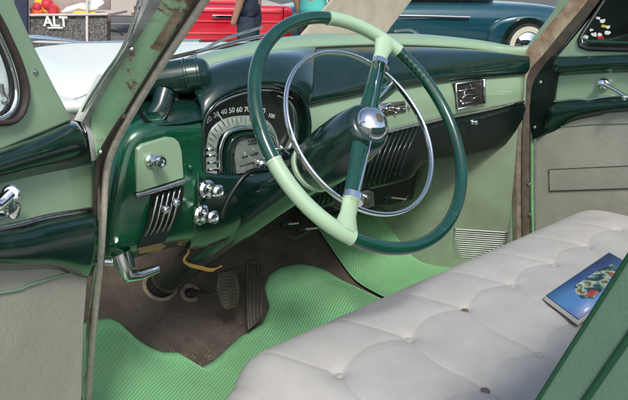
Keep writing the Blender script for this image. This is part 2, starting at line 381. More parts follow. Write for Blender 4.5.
# speaker grille of slanting ribs
gb = MB()
for i in range(19):
    x0 = 325+5.2*i; x1 = 307+5.1*i
    yt = np.interp(x0, [p[0] for p in strip_px], [p[1] for p in strip_px])+4
    yb = np.interp(x1, [p[0] for p in lowbot_px], [p[1] for p in lowbot_px])-3
    if x1 > 385: yb -= 4
    a = at(x0, yt, 'y', .392); b = at((x0+x1)/2-1, (yt+yb)/2, 'y', .380); c = at(x1, yb, 'y', .392)
    gb.add(*tubeVF(catmull([a, b, c], 8), .0038, 8, flat=.6))
gb.mk('speaker_grille', pm('grille_black_green', (.03, .045, .04), .25, .7, .3), dash)
# clock in a chrome frame
q = [at(x, y, 'y', .396) for x, y in [(455, 84), (483, 79), (484, 103), (457, 109)]]
ck = prism('clock', q, (0, .012, 0), M['dial'], dash, bevel=.001)
F4 = MB()
for i in range(4): F4.add(*tubeVF([q[i]+np.array([0, -.003, 0]), q[(i+1) % 4]+np.array([0, -.003, 0])], .0024 if i != 1 else .0045, 8))
ckx = np.array(q).mean(0)
for (x, y, x2, y2, r) in [(459, 91, 476, 88, .0012), (462, 98, 470, 93, .0011), (462, 104, 479, 100, .0018), (470, 84, 474, 92, .001), (464, 95, 480, 94, .001), (466, 88, 462, 101, .001), (460, 101, 466, 104, .0022), (473, 99, 478, 96, .0014)]:
    F4.add(*tubeVF([at(x, y, 'y', .393), at(x2, y2, 'y', .393)], r, 6))
F4.mk('clock_frame', M['chrome'], dash)
# radio dial trim on the light face
rb = MB()
for (x, y, r) in [(366, 113, .007), (408, 107, .005), (394, 113, .005), (372, 112, .006), (379, 110, .005), (385, 109, .007), (391, 108, .005), (397, 109, .006), (402, 109, .004), (388, 104, .004), (375, 106, .004)]:
    rb.add(*latheVF([(0, r), (.006, r), (.010, r*.7), (.012, r*.1)], at(x, y, 'y', .40), (-.2, -1, .2), 14))
rb.add(*prismVF([at(x, y, 'y', .396) for x, y in [(366, 106), (405, 101), (406, 112), (366, 119)]], (0, .006, 0)))
rb.mk('radio_controls', M['chrome_worn'], dash)
prism('radio_dial', [at(x, y, 'y', .391) for x, y in [(366, 117), (384, 113), (388, 117), (368, 123)]], (0, .008, 0), M['dial'], dash, bevel=.001)
lathe('glovebox_button', [(0, .008), (.004, .008), (.006, .004), (.014, .004), (.018, .007), (.021, .002)], at(472, 122, 'y', .375), (-.15, -1, .1), M['chrome'], dash, n=18)

# driver side top of the dash, running into the instrument hood
arch_px = [(200, 172), (200, 150), (201, 130), (206, 113), (219, 99), (240, 89), (262, 84), (281, 85), (297, 91), (307, 101), (312, 120), (311, 140), (306, 158)]
lip = [at(x, y, 'y', .345) for x, y in arch_px]
archU = [(203, 122), (206, 113), (219, 99), (240, 89), (262, 84), (281, 85), (297, 91), (305, 99), (308, 104)]
lipU = [at(x, y, 'y', .347) for x, y in archU]
stU = [atf(x, y, yP) for x, y in [(176, 78), (190, 74), (214, 66), (240, 59), (262, 54.5), (280, 51), (296, 49), (306, 48), (316, 48)]]
loft('instrument_hood_top', bands(stU, lipU, [(0, 0, 0), (.3, 0, .020), (.6, -.004, .030), (.85, -.008, .018), (1., 0, 0)]), M['dark'], dash, nu=50, nv=24, solid=.004)
# hood lip: outer wall on the right, front lip and inner wall
def shrink(P, k, dy):
    c = np.mean(P, 0); return [c+(p-c)*k+np.array([0, dy, 0]) for p in P]
loft('instrument_hood', [shrink(lip, 1.01, .07), shrink(lip, 1.0, .012), shrink(lip, .985, 0), shrink(lip, .955, -.003), shrink(lip, .935, .008), shrink(lip, .935, .034)], M['dark'], dash, nu=60, nv=26)
YC = .374
def C(x, y, o=0.): return at(x, y, 'y', YC-o)
face_px = [(203, 178), (203, 130), (209, 114), (221, 102), (240, 93), (262, 88), (281, 90), (296, 97), (303, 108), (308, 122), (307, 145), (300, 160), (280, 172)]
cl = prism('instrument_cluster', [C(x, y) for x, y in face_px], (0, .01, 0), M['dial'], car, bevel=0, smooth=False)
inner_arc = [(203, 172), (202.5, 150), (203, 130), (207, 115), (217, 104), (236, 95), (260, 90), (279, 91.5), (292, 98)]
tube('cluster_bezel', [C(x, y, .004) for x, y in inner_arc], .0035, M['chrome'], cl, n=10, spl=50)
nb = MB()
for s, x, y, a in [('20', 208.5, 120, 25), ('30', 216.3, 114.7, 14), ('40', 224, 112, 8), ('50', 231.7, 110.5, 4), ('60', 239.3, 110, 0), ('70', 247, 109.5, -3), ('80', 255, 110, -6), ('90', 262.5, 110.8, -10), ('100', 271.5, 116, -18)]:
    ca, sa = math.cos(math.radians(a)), math.sin(math.radians(a))
    nb.add(*text(None, s, .0150 if len(s) < 3 else .0125, C(x, y, .008), (ca, 0, sa), (-sa, 0, ca), None, None))
nb.mk('dial_numbers', M['white'], cl, smooth=False)
bo = [(206, 176), (206, 150), (208, 135), (213, 126), (224, 119), (240, 116), (258, 117), (270, 124), (277, 138), (281, 158)]
bi = [(217, 176), (216, 152), (218, 141), (222, 134), (231, 128), (243, 125.5), (257, 127), (266, 134), (271, 145), (274, 160)]
loft('dial_band', [[C(x, y, .003) for x, y in bo], [C((a+c)/2, (b+d)/2, .008) for (a, b), (c, d) in zip(bo, bi)], [C(x, y, .009) for x, y in bi]], M['silver'], cl, nu=50, nv=8, solid=.002)
tk = MB(); A = catmull([C(x, y, .0102) for x, y in bo], 60); B = catmull([C(x, y, .0108) for x, y in bi], 60)
for i in range(12, 56, 2):
    tk.add(*tubeVF([lerp(A[i], B[i], .12), lerp(A[i], B[i], .55 if i % 4 else .8)], .0007, 5))
tk.mk('dial_ticks', M['dial'], cl)
tube('needle', [C(217.5, 113, .008), C(227, 126.5, .012)], .0013, M['white'], cl, n=6)
cbl = MB()
for (x0, y0, x1, y1) in [(205, 150, 216, 149), (206, 156, 217, 155), (207, 163, 218, 162), (207, 170, 219, 169)]:
    cbl.add(*tubeVF([C(x0, y0, .006), C(x1, y1, .012)], .0035, 8, flat=.6))
cbl.mk('cluster_side_ribs', M['chrome'], cl)
tube('cluster_inner_bezel', [C(x, y, .012) for x, y in [(221, 178), (220, 154), (223, 140), (229, 132), (243, 128), (262, 129), (273, 137), (277, 150), (280, 162)]], .0048, M['chrome'], cl, n=10, spl=40, flat=.8)
go = [(224, 182), (223.5, 156), (226, 143), (232, 135), (243, 131), (260, 131), (270, 139), (274, 150), (278, 163)]
gi = [(237, 182), (234.5, 158), (236, 147), (240, 141), (246, 138.5), (258, 138), (264, 142), (268, 150), (273, 163)]
loft('gauge_surround', [[C(x, y, .008) for x, y in go], [C((a+c)/2, (b+d)/2, .020) for (a, b), (c, d) in zip(go, gi)], [C(x, y, .010) for x, y in gi]], M['dark'], cl, nu=40, nv=10)
gp = prism('gauge_panel', [C(x, y, .009) for x, y in gi[1:]+[(258, 170), (237, 174)]], (0, .004, 0), M['dial_grey'], cl, bevel=0, smooth=False)
gk = MB()
for (x0, y0, x1, y1, w) in [(248, 141, 257, 140, .0018), (248, 144, 257, 143, .0012), (242, 157, 248, 156, .0015), (251, 155, 258, 153, .002), (262, 152, 266, 151, .0015), (240, 166, 262, 160, .001)]:
    gk.add(*tubeVF([C(x0, y0, .0105), C(x1, y1, .0105)], w, 6))
gk.mk('gauge_markings', M['dial'], cl)
gw = MB()
for (x0, y0, x1, y1) in [(244.5, 152, 245.5, 157.5), (253, 148, 255, 152), (263, 145, 264, 149)]: gw.add(*tubeVF([C(x0, y0, .011), C(x1, y1, .011)], .0009, 6))
gw.mk('gauge_pointers', M['white'], cl)
# curved chrome wing on the right of the cluster
loft('cluster_chrome_wing', [[C(x, y, .002) for x, y in [(274, 97), (285, 103), (289, 117), (289, 134), (283, 148)]], [C(x, y, .020) for x, y in [(278, 96), (290, 103), (295, 117), (295, 136), (288, 150)]], [C(x, y, .016) for x, y in [(281, 95), (294, 102), (299.5, 117), (299, 138), (294, 150)]]], M['chrome'], cl, nu=24, nv=10, solid=.002)
bt = MB()
for (x0, y0, x1, y1, r) in [(262, 160, 282, 154, .004), (272, 150, 290, 148, .003), (280, 146, 294, 158, .003), (268, 166, 292, 160, .0025)]: bt.add(*tubeVF([C(x0, y0, .014), C(x1, y1, .018)], r, 8, flat=.6))
bt.mk('cluster_foot_trim', M['chrome'], cl)
prism('cluster_glass', [at(x, y, 'y', .352) for x, y in [(206, 168), (205, 148), (206, 132), (210, 119), (222, 106), (240, 97), (262, 93), (280, 95), (293, 101), (301, 112), (305, 130), (303, 150), (292, 162)]], (0, .0015, 0), M['glass'], cl, bevel=0, smooth=False)
tube('wiring', [at(x, y, 'y', .50) for x, y in [(300, 200), (318, 214), (336, 208), (352, 216), (372, 206), (392, 212), (408, 196)]], .004, M['black_rubber'], dash, n=8, spl=30)
tube('wiring', [at(x, y, 'y', .47) for x, y in [(262, 236), (278, 230), (296, 238), (318, 226), (338, 234), (352, 214)]], .003, M['black_rubber'], dash, n=8, spl=30)
prism('heater_case', [at(x, y, 'y', .60) for x, y in [(318, 185), (420, 165), (414, 200), (392, 206), (330, 212)]], (0, .15, 0), M['black_rubber'], dash, bevel=.01)
lathe('ignition_switch', [(0, .013), (.008, .013), (.012, .010), (.016, .006), (.026, .006), (.028, .002)], at(260, 164, 'y', .352), (-.5, -1, .35), M['chrome'], dash, n=20)

# lower part of the driver side dash (behind the column)
r0 = [at(x, y, 'y', .350) for x, y in [(196, 166), (203, 172), (240, 175), (280, 168), (312, 156), (335, 150)]]
r1 = [at(x, y, 'y', .340) for x, y in [(196, 195), (206, 198), (240, 196), (280, 182), (312, 172), (335, 166)]]
r2 = [at(x, y, 'y', .36) for x, y in [(192, 225), (206, 228), (236, 222), (276, 204), (312, 188), (335, 182)]]
r3 = [at(x, y, 'y', .42) for x, y in [(188, 248), (206, 246), (236, 234), (276, 214), (312, 196), (335, 190)]]
loft('dash_knee_panel', [r0, r1, r2, r3, [p+np.array([0, .05, .01]) for p in r3]], M['dark'], dash, nu=40, nv=30, solid=.004)
# left end of the dash, curving towards the pillar
rows = [
 ([(112, 130), (135, 116), (160, 108), (182, 106), (204, 116)], [.43, .42, .42, .40, .355]),
 ([(108, 145), (130, 132), (156, 127), (180, 126), (204, 132)], [.40, .352, .340, .342, .350]),
 ([(103, 168), (122, 160), (148, 158), (180, 158), (204, 160)], [.39, .340, .335, .338, .350]),
 ([(100, 195), (116, 192), (146, 192), (178, 188), (205, 186)], [.39, .335, .330, .336, .346]),
 ([(99, 225), (110, 222), (138, 220), (172, 216), (204, 210)], [.39, .340, .335, .340, .350]),
 ([(99, 250), (108, 250), (130, 246), (164, 238), (200, 232)], [.40, .37, .36, .365, .375]),
 ([(100, 262), (108, 262), (128, 258), (160, 248), (198, 242)], [.45, .43, .42, .42, .42])]
le = loft('dash_end_panel', [[at(x, y, 'y', yy+(.010 if yy < .36 and x < 195 else 0)) for (x, y), yy in zip(p, q)] for p, q in rows], M['bright'], dash, nu=40, nv=50, solid=.004)
topl = [(118, 100), (150, 86), (176, 78), (190, 74)]
loft('dash_top_left', [[atf(x, y, yP) for x, y in topl], [at(x, y, 'y', z) for (x, y), z in zip([(118, 112), (152, 98), (184, 93), (204, 96)], [.47, .46, .45, .43])], [at(x, y, 'y', z) for (x, y), z in zip([(116, 120), (150, 110), (182, 106), (206, 108)], [.43, .41, .39, .37])], [at(x, y, 'y', z) for (x, y), z in zip([(114, 130), (150, 127), (182, 124), (206, 120)], [.40, .352, .345, .348])]], M['dark'], dash, nu=30, nv=20, solid=.003)
# switch panel (light green) with chrome knob
sw = car
def LP(x, y, o=0.): return at(x, y, 'y', .331-o)
sp = prism('switch_panel', [LP(x, y) for x, y in [(138, 150), (143, 145), (167, 137.5), (174, 138), (179, 142), (182, 151), (184, 178), (137, 193)]], (0, .012, 0), M['light'], car, bevel=.002)
tube('panel_chrome_edge', [LP(x, y, .003) for x, y in [(136, 196), (150, 192), (167, 187), (185, 181)]], .0048, M['chrome_worn'], sp, n=10, spl=12, flat=.7)
pa = LP(150, 160); pb = LP(161, 162.5, .034)
lathe('knob', [(0, .012), (.005, .012), (.008, .0075), (.020, .0075), (.024, .0125), (.034, .0125), (.037, .010), (.0375, .006), (.034, .005)], pa, pb-pa, M['chrome'], sp, n=26)
lathe('indicator_lamp', [(0, .0055), (.003, .0055), (.006, .003), (.0065, .001)], at(190, 167, 'y', .338), (-.5, -1, .3), M['bright'], sp, n=16)
vb = MB()
for i in range(5):
    x = 158+i*5.6
    vb.add(*tubeVF(catmull([LP(x, 194-i*1.6), LP(x-3, 208-i*1.6, .006), LP(x-8, 226-i*1.5, .004), LP(x-17, 243-i, -.012)], 12), .0024, 8))
vent = vb.mk('vent_levers', M['chrome_worn'], car)
prism('lever_backplate', [LP(x, y, -.002) for x, y in [(152, 196), (184, 186), (183, 205), (176, 222), (165, 242), (138, 248), (147, 225)]], (0, .006, 0), M['black'], vent, bevel=.001)
for (x, y) in [(165.5, 209.5), (176, 202.5)]:
    tube('lever_stem', [LP(x-3, y-2, 0), LP(x, y, .018)], .0022, M['chrome'], vent, n=8)
    lathe('lever_knob', [(0, .001)]+[(.0085-.0085*math.cos(a), .0085*math.sin(a)) for a in np.linspace(.3, 2.9, 8)]+[(.017, .001)], LP(x, y, .010), ray(x, y)*-1, M['chrome'], vent, n=18)
prism('lever_foot_plate', [at(x, y, 'y', .345) for x, y in [(138, 248), (160, 243), (167, 246), (160, 251), (140, 254)]], (0, .008, 0), M['gold'], vent, bevel=.001)
# two pairs of chrome control knobs
for (x, y) in [(206, 189), (201, 214)]:
    o = at(x, y, 'y', .336); e = at(x+6, y+1, 'y', .30)
    k = lathe('control_knob', [(0, .019), (.006, .019), (.010, .014), (.018, .014), (.020, .008), (.030, .008), (.033, .0130), (.043, .0135), (.047, .0095), (.0475, .007), (.046, .0065), (.047, .002)], o, (.05, -1, .12), M['chrome'], dash, n=26)
    bz = prism('knob_bezel', [at(x+a, y+b, 'y', .341) for a, b in [(-6, -7), (4, -9), (9, -4), (8, 7), (-1, 12), (-7, 8)]], (0, .006, 0), M['chrome_worn'], dash, bevel=.002)
# small knobs hanging below the dash
for (x, y, x2, y2) in [(290, 222, 283, 224), (309, 227, 300, 229), (398, 198, 386, 197)]:
    tube('pull_stem', [at(x+8, y+1, 'y', .41), at(x2+3, y2, 'y', .39)], .0028, M['chrome'], dash, n=8)
    lathe('pull_knob', [(0, .004), (.002, .010), (.008, .0115), (.014, .009), (.016, .002)], at(x2, y2, 'y', .385), (-.3, -1, 0), M['black'], dash, n=18)
hb = prism('heater_box', [at(x, y, 'y', .41) for x, y in [(343, 196), (368, 190), (374, 192), (375, 206), (350, 214), (343, 210)]], (0, .08, 0), M['alu'], dash, bevel=.003)
for (x, y) in [(357, 200), (366, 197)]: lathe('heater_knob', [(0, .006), (.008, .006), (.012, .004), (.013, .001)], at(x, y, 'y', .41), (-.2, -1, .1), M['chrome'], dash, n=16)

# pod on the top left of the dash: round dark housing on a bent neck
pA = at(140, 82, 'y', .46); pB = at(211, 73, 'y', .385)
ax = pB-pA; Lp = np.linalg.norm(ax)
prof = [(0, .030), (Lp*.3, .033), (Lp*.62, .034), (Lp*.63, .0355), (Lp*.66, .0355), (Lp*.67, .034), (Lp*.80, .0335), (Lp*.81, .035), (Lp*.84, .035), (Lp*.85, .033), (Lp*.92, .030), (Lp*.965, .024), (Lp*.99, .014), (Lp, .003)]
pod = lathe('spotlight_handle_housing', prof, pA, ax, M['dark'], car, n=36)
tube('housing_neck', [at(165, 92, 'y', .42), at(160, 108, 'y', .41), at(150, 122, 'y', .40), at(140, 134, 'y', .40)], [.022, .019, .017, .02], M['dark'], pod, n=20, spl=0)
tube('housing_cable', [at(x, y, 'y', .36) for x, y in [(172, 96), (168, 112), (160, 122), (148, 122), (140, 112), (138, 104)]], .004, M['black'], pod, n=8, spl=24)

# ---- steering column
W = np.array([-.3857, .0391, .7485]); TL = .6658
N = np.array([0, -math.cos(TL), math.sin(TL)]); AX = -N
U1 = np.array([1., 0, 0]); U2 = np.cross(N, U1)
def wp(ang, R, off=0.):
    a = math.radians(ang); return W+N*off+R*(math.cos(a)*U1+math.sin(a)*U2)
def wpx(px, py, off=0.):
    return atn(px, py, W+N*off, N)
col = lathe('steering_column', [(.14, .046), (.18, .044), (.24, .040), (.34, .037), (1.0, .037)], W, AX, M['dark'], car, n=40)
lathe('column_bell', [(-.012, .034), (-.008, .040), (0, .044), (.02, .048), (.05, .052), (.09, .054), (.13, .053), (.155, .050), (.162, .046)], W, AX, M['dark'], col, n=44)
lathe('column_ring', [(.160, .046), (.162, .0505), (.170, .0505), (.172, .046)], W, AX, M['wheel_light'], col, n=44)
la = W+AX*.05; lb = wpx(376, 101, -.03); lc = wpx(391, 87, -.03)
tube('signal_lever_rod', [la, lb], .004, M['chrome'], col, n=10)
tube('signal_lever_handle', [lerp(la, lb, .8), lb, lc], [.007, .010, .015], M['wheel_dark'], col, n=14, flat=.6)
tube('signal_lever_trim', [lerp(la, lb, .6)+np.array([0, -.010, .008]), lb+np.array([-.006, -.012, .008]), lc+np.array([-.012, -.012, .010])], .0025, M['chrome'], col, n=8)
tube('column_dark_arc', [at(x, y, 'y', .30) for x, y in [(268, 170), (250, 172), (238, 184), (226, 204), (222, 218)]], .0055, M['black'], col, n=10, spl=20)  # dark arc on the column cover, added as a black tube
# ---- steering wheel
RR = .2215
def rimseg(name, a0, a1, r, mat, parent, n, grips=()):
    A = np.linspace(a0, a1, n); P = [wp(a, RR) for a in A]; rad = []
    for a in A:
        q = r
        for (g0, g1) in grips:
            if g0 < a < g1: q *= 1+.07*math.cos((a-g0)/(g1-g0)*2*math.pi*6)
        rad.append(q)
    V, F = tubeVF(P, rad, 20); return mk(name, V, F, mat, parent, auto=.9)
sw = rimseg('steering_wheel', -128.5, 40, .0112, M['wheel_dark'], car, 150, grips=[(18, 38)])
rimseg('wheel_rim', 83, 186.5, .0112, M['wheel_dark'], sw, 90)
rimseg('wheel_light_rim', 40, 83, .0128, M['wheel_light'], sw, 40)
rimseg('wheel_light_rim', 186.5, 231.5, .0128, M['wheel_light'], sw, 40)
for a in (40, 83, 186.5, 231.5):
    tube('rim_ferrule', [wp(a-.5, RR), wp(a+.5, RR)], .0134, M['wheel_light'], sw, n=20)
for a in (-75, -62):
    tube('rim_joint', [wp(a-.15, RR), wp(a+.15, RR)], .0116, M['chrome_worn'], sw, n=20)
for a in (48.6, -131.9):
    tang = wp(a+90, 1.)-W
    P = [wp(a, .03, -.006), wp(a, .08, -.006), wp(a, .155, -.004)]
    tube('wheel_spoke', P, [.020, .0165, .0145], M['wheel_dark'], sw, n=18, flat=.55, ref=tang)
    P = [wp(a, .15, -.004), wp(a, .185, -.002), wp(a, .205, 0), wp(a, .220, 0)]
    tube('spoke_tip', P, [.0150, .0150, .020, .026], M['wheel_light'], sw, n=18, flat=.55, ref=tang)
    tube('ring_bracket', [wp(a, .148, .004), wp(a, .160, .004)], .018, M['chrome'], sw, n=14, flat=.7, ref=tang)
    tube('spoke_edge_trim', [wp(a, .035, .012)+tang*.006, wp(a, .15, .008)+tang*.004], .0016, M['chrome'], sw, n=6)
R2 = .1573
P = [wp(a, R2, -.012) for a in np.linspace(0, 360, 121)[:-1]]
V, F = tubeVF(P, .0060, 14, True, flat=.6); mk('horn_ring', V, F, M['chrome'], sw)
cap = lathe('horn_cap', [(.004, .036), (.007, .0375), (.011, .0375), (.014, .035), (.0145, .031), (.020, .0305), (.027, .028), (.033, .0225), (.037, .015), (.0385, .007), (.039, .001)], W-N*.004, N, M['chrome'], sw, n=48)
lathe('cap_emblem', [(.0375, .0085), (.0395, .008), (.0405, .001)], W-N*.004, N, M['gold'], sw, n=24)

# ---- pedals, boots, cable, handle
bt = atfloor(160, 286)
fn = np.array([0, -TS, 1.]); fn /= np.linalg.norm(fn)
cb = lathe('column_boot', [(0, .050), (.005, .050), (.008, .047), (.008, .042), (.003, .038)], bt, fn, M['boot'], car, n=30)
lathe('boot_rubber', [(0, .038), (.003, .038), (.012, .035), (.03, .030)], bt, fn, M['black_rubber'], cb, n=30)
pr = atfloor(190, 293)
bp_ = lathe('brake_pedal', [(0, .029), (.004, .030), (.007, .027), (.006, .020), (.001, .016)], pr, fn, M['boot'], car, n=26)
lathe('pedal_boot', [(0, .016), (.004, .015), (.010, .010)], pr, fn, M['black_rubber'], bp_, n=20)
pc = [at(x, y, 'y', .57) for x, y in [(219, 273), (232, 270.5), (236, 272), (240, 290), (238, 307), (226, 310), (222, 306), (217, 290)]]
tube('pedal_arm', [pr+fn*.005, lerp(pr, pc[7], .5)+np.array([0, -.03, .0]), at(226, 291, 'y', .575)], [.010, .009, .008], M['rubber'], bp_, n=12, spl=0)
prism('pedal_pad', pc, (.006, .014, -.003), M['pedal'], bp_, bevel=.003)
rb = MB()
for i in range(10):
    t = i/9; a = at(221+1.5*t, 275+t*31, 'y', .568); b = at(235+3*t, 273+t*31, 'y', .568); rb.add(*tubeVF([a, b], .0017, 6))
rb.mk('pedal_ribs', M['pedal'], bp_)
gp_ = [at(x, y, 'y', yy) for x, y, yy in [(247, 263, .66), (252, 260, .66), (260, 261, .66), (263, 300, .60), (263, 318, .565), (248, 331, .55), (247, 300, .60)]]
gas = prism('accelerator_pedal', gp_, (.008, .018, -.006), M['pedal'], car, bevel=.003)
rb = MB()
for i in range(4):
    x = 249.5+i*3.6; rb.add(*tubeVF([at(x, 264, 'y', .652), at(x+.6, 298, 'y', .594), at(x+.8, 324-i*3, 'y', .548)], .0022, 6))
rb.mk('pedal_ribs', M['pedal'], gas)
tube('loose_cable', [at(x, y, 'y', .46) for x, y in [(181, 234), (184, 243), (189, 251), (184, 260), (190, 265), (202, 268), (212, 270), (222, 266)]], [.003]*8+[.0035]*8+[.0045]*12+[.002]*4, M['wire'], car, n=8, spl=32, flat=.5)
hd = tube('brake_release_handle', [at(x, y, 'y', .335) for x, y in [(117, 253), (121, 264), (127, 276), (140, 275), (158, 268.5)]], [.012, .014, .013, .010, .008], M['chrome'], car, n=16)
tube('handle_bracket', [at(104, 262, 'y', .35), at(122, 262, 'y', .34)], .008, M['chrome_worn'], hd, n=10)
tube('handle_bracket', [at(127, 252, 'y', .36), at(130, 268, 'y', .345)], .010, M['dark'], hd, n=10)

# ---- front seat
sx = np.linspace(0, 1, 430)
prof = [(-.46, .352), (-.34, .366), (-.20, .376), (-.06, .378), (.03, .374), (.08, .360), (.110, .335), (.120, .300), (.112, .24), (.10, .16), (.095, .08)]
pp = catmull([(0, a, b) for a, b in prof], 190)
row1 = [(x, -.066) for x in (-.535, -.357, -.180, -.010, .163, .330, .505)]
row2 = [(x, -.245) for x in (-.545, -.375, -.207, -.03, .145, .315, .49)]
segs = []
for r in (row1, row2):
    for a, b in zip(r, r[1:]): segs.append((a, ((a[0]+b[0])/2, a[1]+.020), b))
for a in row1: segs.append((a, (a[0]-.030, .0), (a[0]-.045, .09)))
for a, b in zip(row2, row1): segs.append((a, ((a[0]+b[0])/2-.025, (a[1]+b[1])/2), b))
for a in row2: segs.append((a, (a[0]-.01, -.33), (a[0]-.02, -.45)))
SP = []
for s in segs:
    q = catmull([(p[0], p[1], 0) for p in s], 26)[:, :2]; SP.append(q)
SP = np.concatenate(SP); BT = np.array(row1+row2)
V = []
Xs = -.638+1.315*sx
for X in Xs:
    e = 1-max(0, (abs(X)-.60)/.10)**2.6*.16 if abs(X) < .70 else .84
    edge = max(0, (abs(X)-.56)/.08) if X < 0 else max(0, (X-.60)/.08)
    for (_, y, z) in pp:
        dz = 0.; 
        z2 = z-.04*edge**2.4*min(1, max(0, (z-.08)/.22)); y2 = y-.02*edge**2.4*min(1, max(0, (y+.08)/.16))
        V.append((X, y2, z2))
V = np.array(V); top = V[:, 2] > .29
idx = np.where(top)[0]; Q = V[idx, :2]
d1 = np.full(len(Q), 9.)
for i in range(0, len(SP), 40):
    d = np.sqrt(((Q[:, None, :]-SP[None, i:i+40])**2).sum(2)).min(1); d1 = np.minimum(d1, d)
db = np.sqrt(((Q[:, None, :]-BT[None])**2).sum(2)).min(1)
V[idx, 2] += -.0022*np.exp(-(d1/.0032)**2)-.0013*np.exp(-(d1/.016)**2)-.007*np.exp(-(db/.014)**2)-.005*np.exp(-(db/.045)**2)
rn = np.random.RandomState(3)
for k in range(26):     # soft wear undulations
    c = np.array([rn.uniform(-.7, .7), rn.uniform(-.4, .1)]); s = rn.uniform(.03, .09)
    V[idx, 2] += rn.uniform(-.0018, .0014)*np.exp(-((Q-c)**2).sum(1)/s**2)
G = V.reshape(430, 190, 3)
def side(R0, s, r=.03):
    out = []
    for a in np.linspace(0, math.pi/2, 8)[1:]:
        A_ = R0.copy(); A_[:, 0] += s*r*math.sin(a); A_[:, 2] = np.maximum(A_[:, 2]-r*(1-math.cos(a)), .05); A_[:, 1] -= (R0[:, 1] > -.05)*r*.6*(1-math.cos(a)); out.append(A_)
    B_ = out[-1].copy(); B_[:, 2] = .04; out.append(B_); return out
l_ = side(G[0], -1)[::-1]; r_ = side(G[-1], 1)
G = np.concatenate([np.array(l_), G, np.array(r_)])
cush = mk('seat_cushion', G.reshape(-1, 3), gridfaces(len(G), 190), M['cloth'], car)
for (x, y) in row1+row2:
    worn = (x, y) in ((row1[2]), (row2[1]))
    o = lathe('seat_button', [(-.002, .006), (.0, .0088), (.003, .0085), (.0048, .005), (.0052, .001)], (x, y, .378-.0150+(0 if y > -.1 else -.004)), (0, 0, 1), M['button_worn' if worn else 'button'], cush, n=18)
    if worn: o['label'] = 'brown worn button'
# seat back
def sbY(z): return -.3945-(z-.37)*.330
EX = -.685
pf = [(sbY(z), z) for z in (.36, .46, .56, .66, .76)]+[(sbY(.83)-.012, .83), (sbY(.86)-.05, .868), (sbY(.86)-.10, .862), (sbY(.8)-.15, .80), (sbY(.5)-.17, .5), (sbY(.36)-.15, .30)]
pf = catmull([(0, a, b) for a, b in pf], 40)
V = []; nn = 40
for X in (EX+.0, EX+.006, EX+.02, EX+.06, 0, .60, .68, .70):
    sft = .010 if X == EX or X == .70 else (.003 if X == EX+.006 else 0)
    c = pf.mean(0)
    for p in pf: V.append((X, p[1]+(c[1]-p[1])*sft*4, p[2]+(c[2]-p[2])*sft*2))
F = gridfaces(8, nn, False)+[list(range(nn)), [7*nn+i for i in range(nn)][::-1]]+[[i*nn, (i+1)*nn, (i+1)*nn+nn-1, i*nn+nn-1] for i in range(7)]
sb = mk('seat_back', V, F, M['seatback'], car, auto=.9)
for d in (.0, .036, .10):
    tube('seat_piping', [(EX-.001, sbY(z)-d-.003, z) for z in np.linspace(.37, .82, 12)], .0032 if d else .0022, M['pipe'], sb, n=8)

# ---- driver door, standing open
HG = np.array([-.80, .29, 0]); th = math.radians(65)
DD = np.array([-math.sin(th), -math.cos(th), 0]); DN = np.array([math.cos(th), -math.sin(th), 0])
def dp(x, y, o=0.): return atn(x, y, HG+DN*o, DN)
XL = -260
def ext(p, slope, o=0.):
    return dp(XL, p[1]+slope*(XL-p[0]), o)
fr = [(40-26, -30)]
poly = [dp(-4, -70), dp(14, -2), dp(35, 45), dp(54, 83), dp(74, 121), dp(0, 152), dp(XL, 260), dp(XL, 190), dp(-40, 131), dp(0, 124), dp(12, 124), dp(21, 120), dp(27.5, 108), dp(29, 96), dp(27, 78), dp(21, 58), dp(10.5, 38), dp(0, 19), dp(-40, -60)]
door = prism('driver_door', poly, -DN*.035, M['light'], car, bevel=.006, seg=3, label='open front door with light green frame and vent window')
hole = [(-60, -60), (-30, -30), (0, 20), (10, 40), (19, 60), (25.5, 80), (27.5, 97), (25, 110), (19, 119), (10, 123), (-3, 124), (-60, 134), (-200, 165)]
tube('window_gasket', [dp(x-3, y-1, .001) for x, y in hole], .0095, M['rubber'], door, n=14, spl=60, flat=.55, ref=DN)
tube('vent_window_frame', [dp(x-11, y-4, .003) for x, y in hole], .0048, M['chrome'], door, n=12, spl=60)
tube('vent_window_seal', [dp(x-16, y-6, .001) for x, y in hole], .0035, M['black_rubber'], door, n=10, spl=60)
prism('vent_window_glass', [dp(x-14, y-5, -.004) for x, y in hole]+[dp(-200, -60, -.004)], -DN*.004, M['glass'], door, bevel=0)
tube('vent_latch', [dp(x, y, .012) for x, y in [(1, 84), (3, 93), (7, 99), (3, 103)]], .0035, M['chrome'], door, n=10, spl=14)
for (x, y) in [(35, 72)]:
    lathe('frame_screw', [(0, .0045), (.0015, .0045), (.003, .002), (.0032, .0008)], dp(x, y, .0), DN, M['chrome_worn'], door, n=16)
def dloft(name, rowpx, mat, **k):
    cs = []
    for pts, o, sl in rowpx:
        cs.append([ext(pts[0], sl, o)]+[dp(x, y, o) for x, y in pts])
    return loft(name, cs, mat, door, nu=40, nv=26, **k)
dloft('door_belt_rail', [([(0, 151), (40, 136), (73, 122), (76, 124)], -.003, -.36), ([(0, 155), (40, 141), (74, 127), (80, 130)], .022, -.34), ([(0, 164), (40, 152), (78, 141), (87, 139)], .034, -.30), ([(0, 174), (40, 163), (80, 153), (90, 152)], .028, -.27), ([(0, 181), (40, 172), (80, 164), (91, 161)], .006, -.24), ([(0, 183), (40, 174), (80, 166), (91, 163)], -.003, -.24)], M['dark'], solid=.003)
dloft('door_upper_panel', [([(0, 178), (92, 158)], .0, -.24), ([(0, 234), (50, 221), (93, 212)], .0, -.16)], M['light'], linear=True, solid=.006)
tube('door_chrome_strip', [ext((0, 229), -.18, .006), dp(0, 229, .006), dp(45, 218, .006), dp(93, 210, .006)], .0062, M['chrome_worn'], door, n=12, spl=30, flat=.7)
